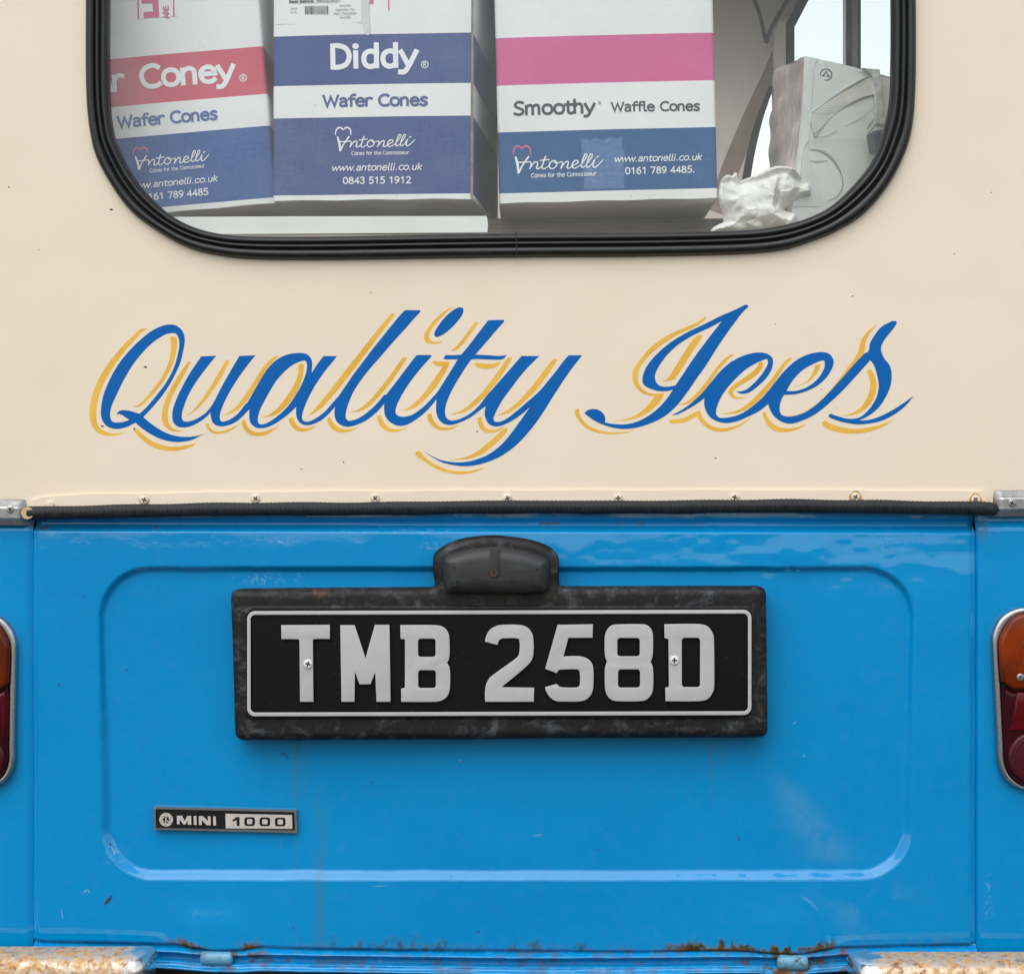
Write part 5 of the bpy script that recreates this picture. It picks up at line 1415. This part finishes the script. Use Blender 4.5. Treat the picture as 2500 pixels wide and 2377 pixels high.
ribbons('barcode', bars, c2.mp, INKG, c2.e, .0007)
flat('label_block', [[d2(*p) for p in ((745, -90), (798, -91), (799, 30), (747, 31))]], c2.mp, INKP, c2.e, .0005, .0001)
flat('label_rule', [[d2(*p) for p in ((901, -90), (910, -91), (913, 81), (905, 82))]], c2.mp, INKP, c2.e, .0005, .0001)
flat('torn_tape', [smooth([d2(*p) for p in ((715, -120), (775, -120), (768, 60), (772, 160), (775, 245), (755, 258), (735, 232), (722, 150), (712, 60))], 4)], c2.mp, simple('clear_tape', (.60, .61, .63), .2, .05, coat=.5), c2.e, .0006, .0002)
# worn brown edge on the right hand corner
x_, z_ = c2.w[1], .0
obj('worn_corner', mesh('worn_corner', [(x_ - .0022, .0004 - .0006, .004), (x_ + .0006, .0012, .004), (x_ + .0006, .0012, .40), (x_ - .0012, .0004 - .0006, .40), (x_ - .001, .004, .004), (x_ - .001, .004, .40)], [(0, 1, 2, 3), (1, 4, 5, 2), (4, 0, 3, 5)]), KRAFT, c2.e)

# box 3 (right)
Carton.mats = [WHITECARD, PINKCARD, BLUECARD2, WHITECARD, WHITECARD, DIRTCARD, DIRTCARD]
c3 = Carton('cone_box', 'white cone box with a broad pink band above a blue one, nearest the paper', (1488, 496), .068, R(.5), R(1.35), 1214, 1748, .26,
            [(466, 2), (317, 0), (203, 1), (87, 0)], .40, 1480, 3)
T(c3, d3, 'Smoothy', 207, 833, 810, 817, 108, INKG, 0.128)
c3.reg(*d3(832, 741), 11 / k2, INKG)
T(c3, d3, 'Waffle Cones', 910, 806, 1556, 796, 74, INKG, 0.122)
script(c3, d3, INKP)
T(c3, d3, 'Cones for the Connoisseur', 342, 1273, 813, 1260, 32, INKW, .095)
T(c3, d3, 'www.antonelli.co.uk', 932, 1164, 1563, 1148, 49, INKW, .088, .22)
T(c3, d3, '0161 789 4485.', 1015, 1251, 1512, 1237, 52, INKW, .108)
tp = [(700, 990), (760, 1005), (800, 985), (850, 1010), (900, 980), (950, 1000), (995, 975), (990, 1060), (1010, 1090), (1005, 1200), (1010, 1350), (860, 1352), (720, 1356), (725, 1250), (705, 1130)]
a_ = N('lifted_packing_tape')
nn_ = a_.ramp(a_.noise(160, 7, .7, 1.0, None, (1, 1, 2.5)), .52, .66)
a_.set(col=a_.mix(a_.math('MULTIPLY', nn_, .5), (.030, .120, .335), (.30, .42, .55)), rough=.25, coat=.4)
a_.bump(a_.noise(90, 5, .6), .3, .001)
flat('packing_tape', [[d3(*p) for p in tp]], c3.mp, a_.m, c3.e, .0001, .0001)

# ---------------------------------------------------------------- catering pack wrapped in film
class Pose:
    def __init__(s, px, py, y, yaw, roll):
        s.M = Matrix.Rotation(-yaw, 3, 'Z') @ Matrix.Rotation(-roll, 3, 'Y')
        s.o = W(px, py, y); s.nrm = s.M @ Vector((0, -1, 0))
    loc = Carton.loc
    def mp(s, px, py, off):
        x, z = s.loc(px, py)
        return Vector((x, -off + .0012 * math.sin(60 * x + 50 * z), z))
P4 = Pose(1960, 560, .060, R(-20), R(-5.5))
pk = empty('cutlery_pack', P4.o, P4.M)
tag(pk, 'film wrapped pack printed with knife and fork, leaning behind the crumpled paper', 'pack')
tl_ = P4.loc(1967, 138)
Hh, Ww, Dd = tl_[1], .22, .062
xl = tl_[0]
def pack_mesh():
    V, F, MI = [], [], []
    nx, nz, ny = 26, 34, 14
    rn = np.random.RandomState(4)
    def add(gridpts, a, b, m):
        base = len(V); V.extend(gridpts)
        for i in range(a - 1):
            for j in range(b - 1):
                F.append((base + i * b + j, base + i * b + j + 1, base + (i + 1) * b + j + 1, base + (i + 1) * b + j)); MI.append(m)
    droop = lambda x: -.014 * ((x - xl) / Ww) ** 1.5
    def top(x, z): return z + droop(x) * (z / Hh)
    fr = [(xl + Ww * i / (nx - 1), .0012 * math.sin(60 * (xl + Ww * i / (nx - 1)) + 50 * z), top(xl + Ww * i / (nx - 1), z)) for i in range(nx) for z in [Hh * j / (nz - 1) for j in range(nz)]]
    add(fr, nx, nz, 0)
    sd = []
    for i in range(ny):
        y = Dd * i / (ny - 1)
        for j in range(nz):
            z = Hh * j / (nz - 1)
            cr = .0035 * math.sin(y * 90 + z * 30) * math.sin(z * 70 + 2) + .002 * math.sin(z * 160 + y * 50)
            k = min(1, i / 2)
            sd.append((xl + cr * k + .010 * k * math.sin(math.pi * j / (nz - 1)) * -1 * .4, y + (.0012 * math.sin(60 * xl + 50 * z) if i == 0 else 0), z))
    add(sd, ny, nz, 1)
    tp_ = [(xl + Ww * i / (nx - 1), Dd * j / (ny - 1), Hh + droop(xl + Ww * i / (nx - 1))) for i in range(nx) for j in range(ny)]
    add(tp_, nx, ny, 0)
    rt = [(xl + Ww, Dd * i / (ny - 1), top(xl + Ww, Hh * j / (nz - 1))) for i in range(ny) for j in range(nz)]
    add(rt, ny, nz, 0)
    bk = [(xl + Ww * i / (nx - 1), Dd, top(xl + Ww * i / (nx - 1), Hh * j / (nz - 1))) for i in range(nx) for j in range(nz)]
    add(bk, nx, nz, 1)
    return mesh('pack_body', V, F, True, MI)
obj('pack_body', pack_mesh(), [FILM, NAPKIN], pk)
def d4(x, y, *c): return (1700 + x / 2.9321, y / 2.9321) + c
def S4(name, pts, mat, off=.0005, th=.0002, n=5):
    return flat(name, [smooth([d4(*p) for p in pts], n)], P4.mp, mat, pk, off, th)
S4('printed_panel', [(860, 455, 1), (1160, 520, 1), (1260, 545, 1), (1330, 1000, 1), (1380, 1480, 1), (730, 1480, 1), (760, 1080, 1), (805, 1000, 1), (820, 820, 1)], FILMGREY, .0002, .0002)
S4('folded_film', [(775, 400, 1), (870, 430, 1), (845, 470), (815, 800), (800, 990), (760, 1080), (730, 1480, 1), (690, 1480, 1), (740, 1000), (765, 600)], FILM, .0008, .0003)
S4('knife_blade', [(815, 815), (930, 730), (1060, 640), (1180, 570), (1255, 545, 1), (1262, 680, 1), (1170, 710), (1060, 770), (950, 860), (870, 945), (835, 975)], CUTL, .0008, .0012)
ribbons('knife_edge', [(smooth([d4(*p) for p in ((815, 815), (930, 730), (1060, 640), (1180, 570), (1255, 545))], 5, False), [1.2, 2.2, 1.2], False), (smooth([d4(*p) for p in ((1262, 680), (1170, 705), (1060, 765), (950, 855), (870, 935), (832, 962), (850, 985), (930, 975), (1060, 910), (1180, 840), (1300, 745))], 5, False), [1.6, 1.6, 1], False)], P4.mp, CUTLD, pk, .0024)
for k, (a, b) in enumerate((((1260, 860), (1140, 1055)), ((1280, 890), (1165, 1045)), ((1290, 930), (1190, 1085)), ((1300, 980), (1218, 1095)))):
    ribbons('fork_tine', [(np.array([d4(*a), d4((a[0] + b[0]) / 2 - 4, (a[1] + b[1]) / 2), d4(*b)]), [3.4, 3.0, 1.4], False)], P4.mp, CUTLD, pk, .0010 + k * .0001)
ribbons('spoon_bowl', [(smooth([d4(*p) for p in ((805, 1075), (880, 1080), (960, 1130), (1010, 1200), (1035, 1260))], 5, False), [2, 7, 2], False), (smooth([d4(*p) for p in ((805, 1150), (870, 1160), (940, 1150))], 5, False), [1, 3, 1], False), (smooth([d4(*p) for p in ((1035, 1260), (1040, 1340), (1000, 1410), (930, 1440))], 5, False), [2, 3, 1], False)], P4.mp, CUTLD, pk, .0009)
ribbons('recycling_mark', [(np.array([d4(*p) for p in circle(927, 536, 40, 26)]), 1.9, True), (np.array([d4(927, 515), d4(908, 545), d4(900, 540)]), 1.5, False), (np.array([d4(927, 515), d4(946, 550), d4(938, 548)]), 1.5, False), (np.array([d4(902, 540), d4(918, 542)]), 3, False), (np.array([d4(936, 548), d4(952, 546)]), 3, False)], P4.mp, simple('black_ink', (.02, .02, .022), .4), pk, .0009)
S4('film_crimp', [(1170, 495, 1), (1298, 505, 1), (1310, 600), (1315, 750), (1322, 890, 1), (1275, 880), (1262, 700), (1245, 560)], simple('crumpled_film_grey', (.52, .54, .53), .18, .35, 60, .9, 90, .003, coat=.8), .0012, .004)

# small dark case wedged at the right
P5 = Pose(2150, 372, .052, R(-12), R(9))
cs = empty('card_case', P5.o, P5.M)
tag(cs, 'small dark navy case beside the fork at the window edge', 'case')
x0, z0 = P5.loc(2140, 372); x1, z1 = P5.loc(2230, 306)
box('case_body', x0, x1, 0, .022, z0, z1, NAVYBOX, cs, .003)
text('case_mark', 'E', *d4(1334, 972), *d4(1350, 968), 36 / 2.93, P5.mp, INKGREY, cs, .12, 0, .0014)

# ---------------------------------------------------------------- crumpled paper
def crumple():
    """sheet of tissue screwed up on the ledge: folded radial surface with sharp creases"""
    dz = lambda x, y, *c: (1740 + x / 7.588, 380 + y / 7.588)
    ol = [(270, 352, 1), (345, 385), (405, 310, 1), (450, 330), (455, 420), (500, 480, 1), (600, 432), (760, 385), (900, 320), (1050, 240), (1140, 205), (1270, 203), (1420, 240), (1520, 310), (1650, 430), (1740, 505), (1795, 570), (1812, 750, 1), (1650, 870), (1450, 975), (1325, 1015, 1), (1440, 1060), (1530, 1100), (1570, 1270, 1), (1560, 1480, 1), (-60, 1480, 1), (-10, 1350), (120, 1270), (200, 1235, 1), (190, 1180), (200, 1120), (170, 1040), (125, 900), (100, 760), (110, 600), (150, 480), (200, 400)]
    loop = [dz(*p) for p in smooth(ol, 4)]
    res = []
    for i, p in enumerate(loop):
        q = loop[(i + 1) % len(loop)]
        k = max(1, int(math.dist(p, q) / 3.0))
        res += [(p[0] + (q[0] - p[0]) * j / k, p[1] + (q[1] - p[1]) * j / k) for j in range(k)]
    L = np.array(res); n = len(L)
    folds = []
    rs = np.random.RandomState(12)
    for i in range(16):
        a = rs.rand() * math.pi
        folds.append((math.cos(a), math.sin(a), 1 / (18 + 34 * rs.rand()), rs.rand(), .6 + .8 * rs.rand()))
    V = []
    def facets(step, seed):
        r2 = np.random.RandomState(seed)
        P = [Vector((1700 + i * step + r2.uniform(-.42, .42) * step, 370 + j * step + r2.uniform(-.42, .42) * step)) for i in range(int(330 / step)) for j in range(int(250 / step))]
        H = r2.uniform(-1, 1, len(P))
        v_, e_, f_, o_, _, _ = delaunay_2d_cdt(P, [], [], 0, 1e-4)
        hh = [H[o[0]] for o in o_]
        A = np.array([[v_[k][:] for k in f] for f in f_]); Hh_ = np.array([[hh[k] for k in f] for f in f_])
        a0, b0, c0 = A[:, 0], A[:, 1], A[:, 2]
        den = (b0[:, 1] - c0[:, 1]) * (a0[:, 0] - c0[:, 0]) + (c0[:, 0] - b0[:, 0]) * (a0[:, 1] - c0[:, 1])
        def ev(x, y):
            l1 = ((b0[:, 1] - c0[:, 1]) * (x - c0[:, 0]) + (c0[:, 0] - b0[:, 0]) * (y - c0[:, 1])) / den
            l2 = ((c0[:, 1] - a0[:, 1]) * (x - c0[:, 0]) + (a0[:, 0] - c0[:, 0]) * (y - c0[:, 1])) / den
            l3 = 1 - l1 - l2
            k = int(np.argmax(np.minimum(np.minimum(l1, l2), l3)))
            return float(l1[k] * Hh_[k, 0] + l2[k] * Hh_[k, 1] + l3[k] * Hh_[k, 2])
        return ev
    f1, f2 = facets(34, 21), facets(14, 8)
    def crease(x, y):
        return f1(x, y) * 1.0 + f2(x, y) * .32
    pts = [Vector(p) for p in res]
    xs_ = np.arange(L[:, 0].min(), L[:, 0].max(), 3.0); ys_ = np.arange(L[:, 1].min(), L[:, 1].max(), 3.0)
    for ax in xs_:
        for ay in ys_:
            if np.min(np.hypot(L[:, 0] - ax, L[:, 1] - ay)) > 2.2:
                pts.append(Vector((ax + rs.uniform(-.7, .7), ay + rs.uniform(-.7, .7))))
    vv, ee, ff, _, _, _ = delaunay_2d_cdt(pts, [], [list(range(n))], 1, 1e-4)
    nv_ = len(vv)
    for side in (0, 1):
        for p in vv:
            x, y = p
            d = float(np.min(np.hypot(L[:, 0] - x, L[:, 1] - y)))
            bulge = math.sqrt(max(0.0, 1 - (1 - min(1, d / 62.0)) ** 2))
            rim = min(1.0, d / 8.0)
            c = crease(x, y + side * 60)
            lipy = 438 + .05 * (x - 1850) - 24 * math.exp(-((x - 1905) / 48) ** 2)
            lip = math.exp(-((y - lipy) / 6) ** 2) * float(sst(1762, 1780, x) * sst(1960, 1940, x))
            under = float(sst(lipy + 3, lipy + 16, y)) * math.exp(-max(0, y - lipy - 16) / 40)
            fx = 1893 - (y - 470) * .16
            fold = (math.exp(-abs(x - fx) / 7) - .5 * math.exp(-abs(x - fx + 12) / 8)) * float(sst(430, 455, y) * sst(528, 505, y))
            yy = -.034 * bulge + rim * (-.0062 * c - .007 * lip + .008 * under + .010 * fold)
            if side:
                yy = .030 * bulge + .0012 * c
            w = W(x, y, .072)
            V.append((w.x, (.072 + min(yy, .075)) if side else max(.013, .072 + yy), max(w.z, ZL + .0005)))
    F = [tuple(f) for f in ff] + [tuple(i + nv_ for i in reversed(f)) for f in ff]
    me = mesh('crumpled_paper', V, F, True)
    bm = bmesh.new(); bm.from_mesh(me)
    bmesh.ops.remove_doubles(bm, verts=bm.verts, dist=1e-5)
    bmesh.ops.recalc_face_normals(bm, faces=bm.faces)
    bm.to_mesh(me); bm.free()
    try:
        me.set_sharp_from_angle(angle=R(17))
    except Exception:
        pass
    return me
pp = obj('crumpled_paper', crumple(), PAPER)
tag(pp, 'crumpled ball of white paper in the lower right corner of the window', 'paper')
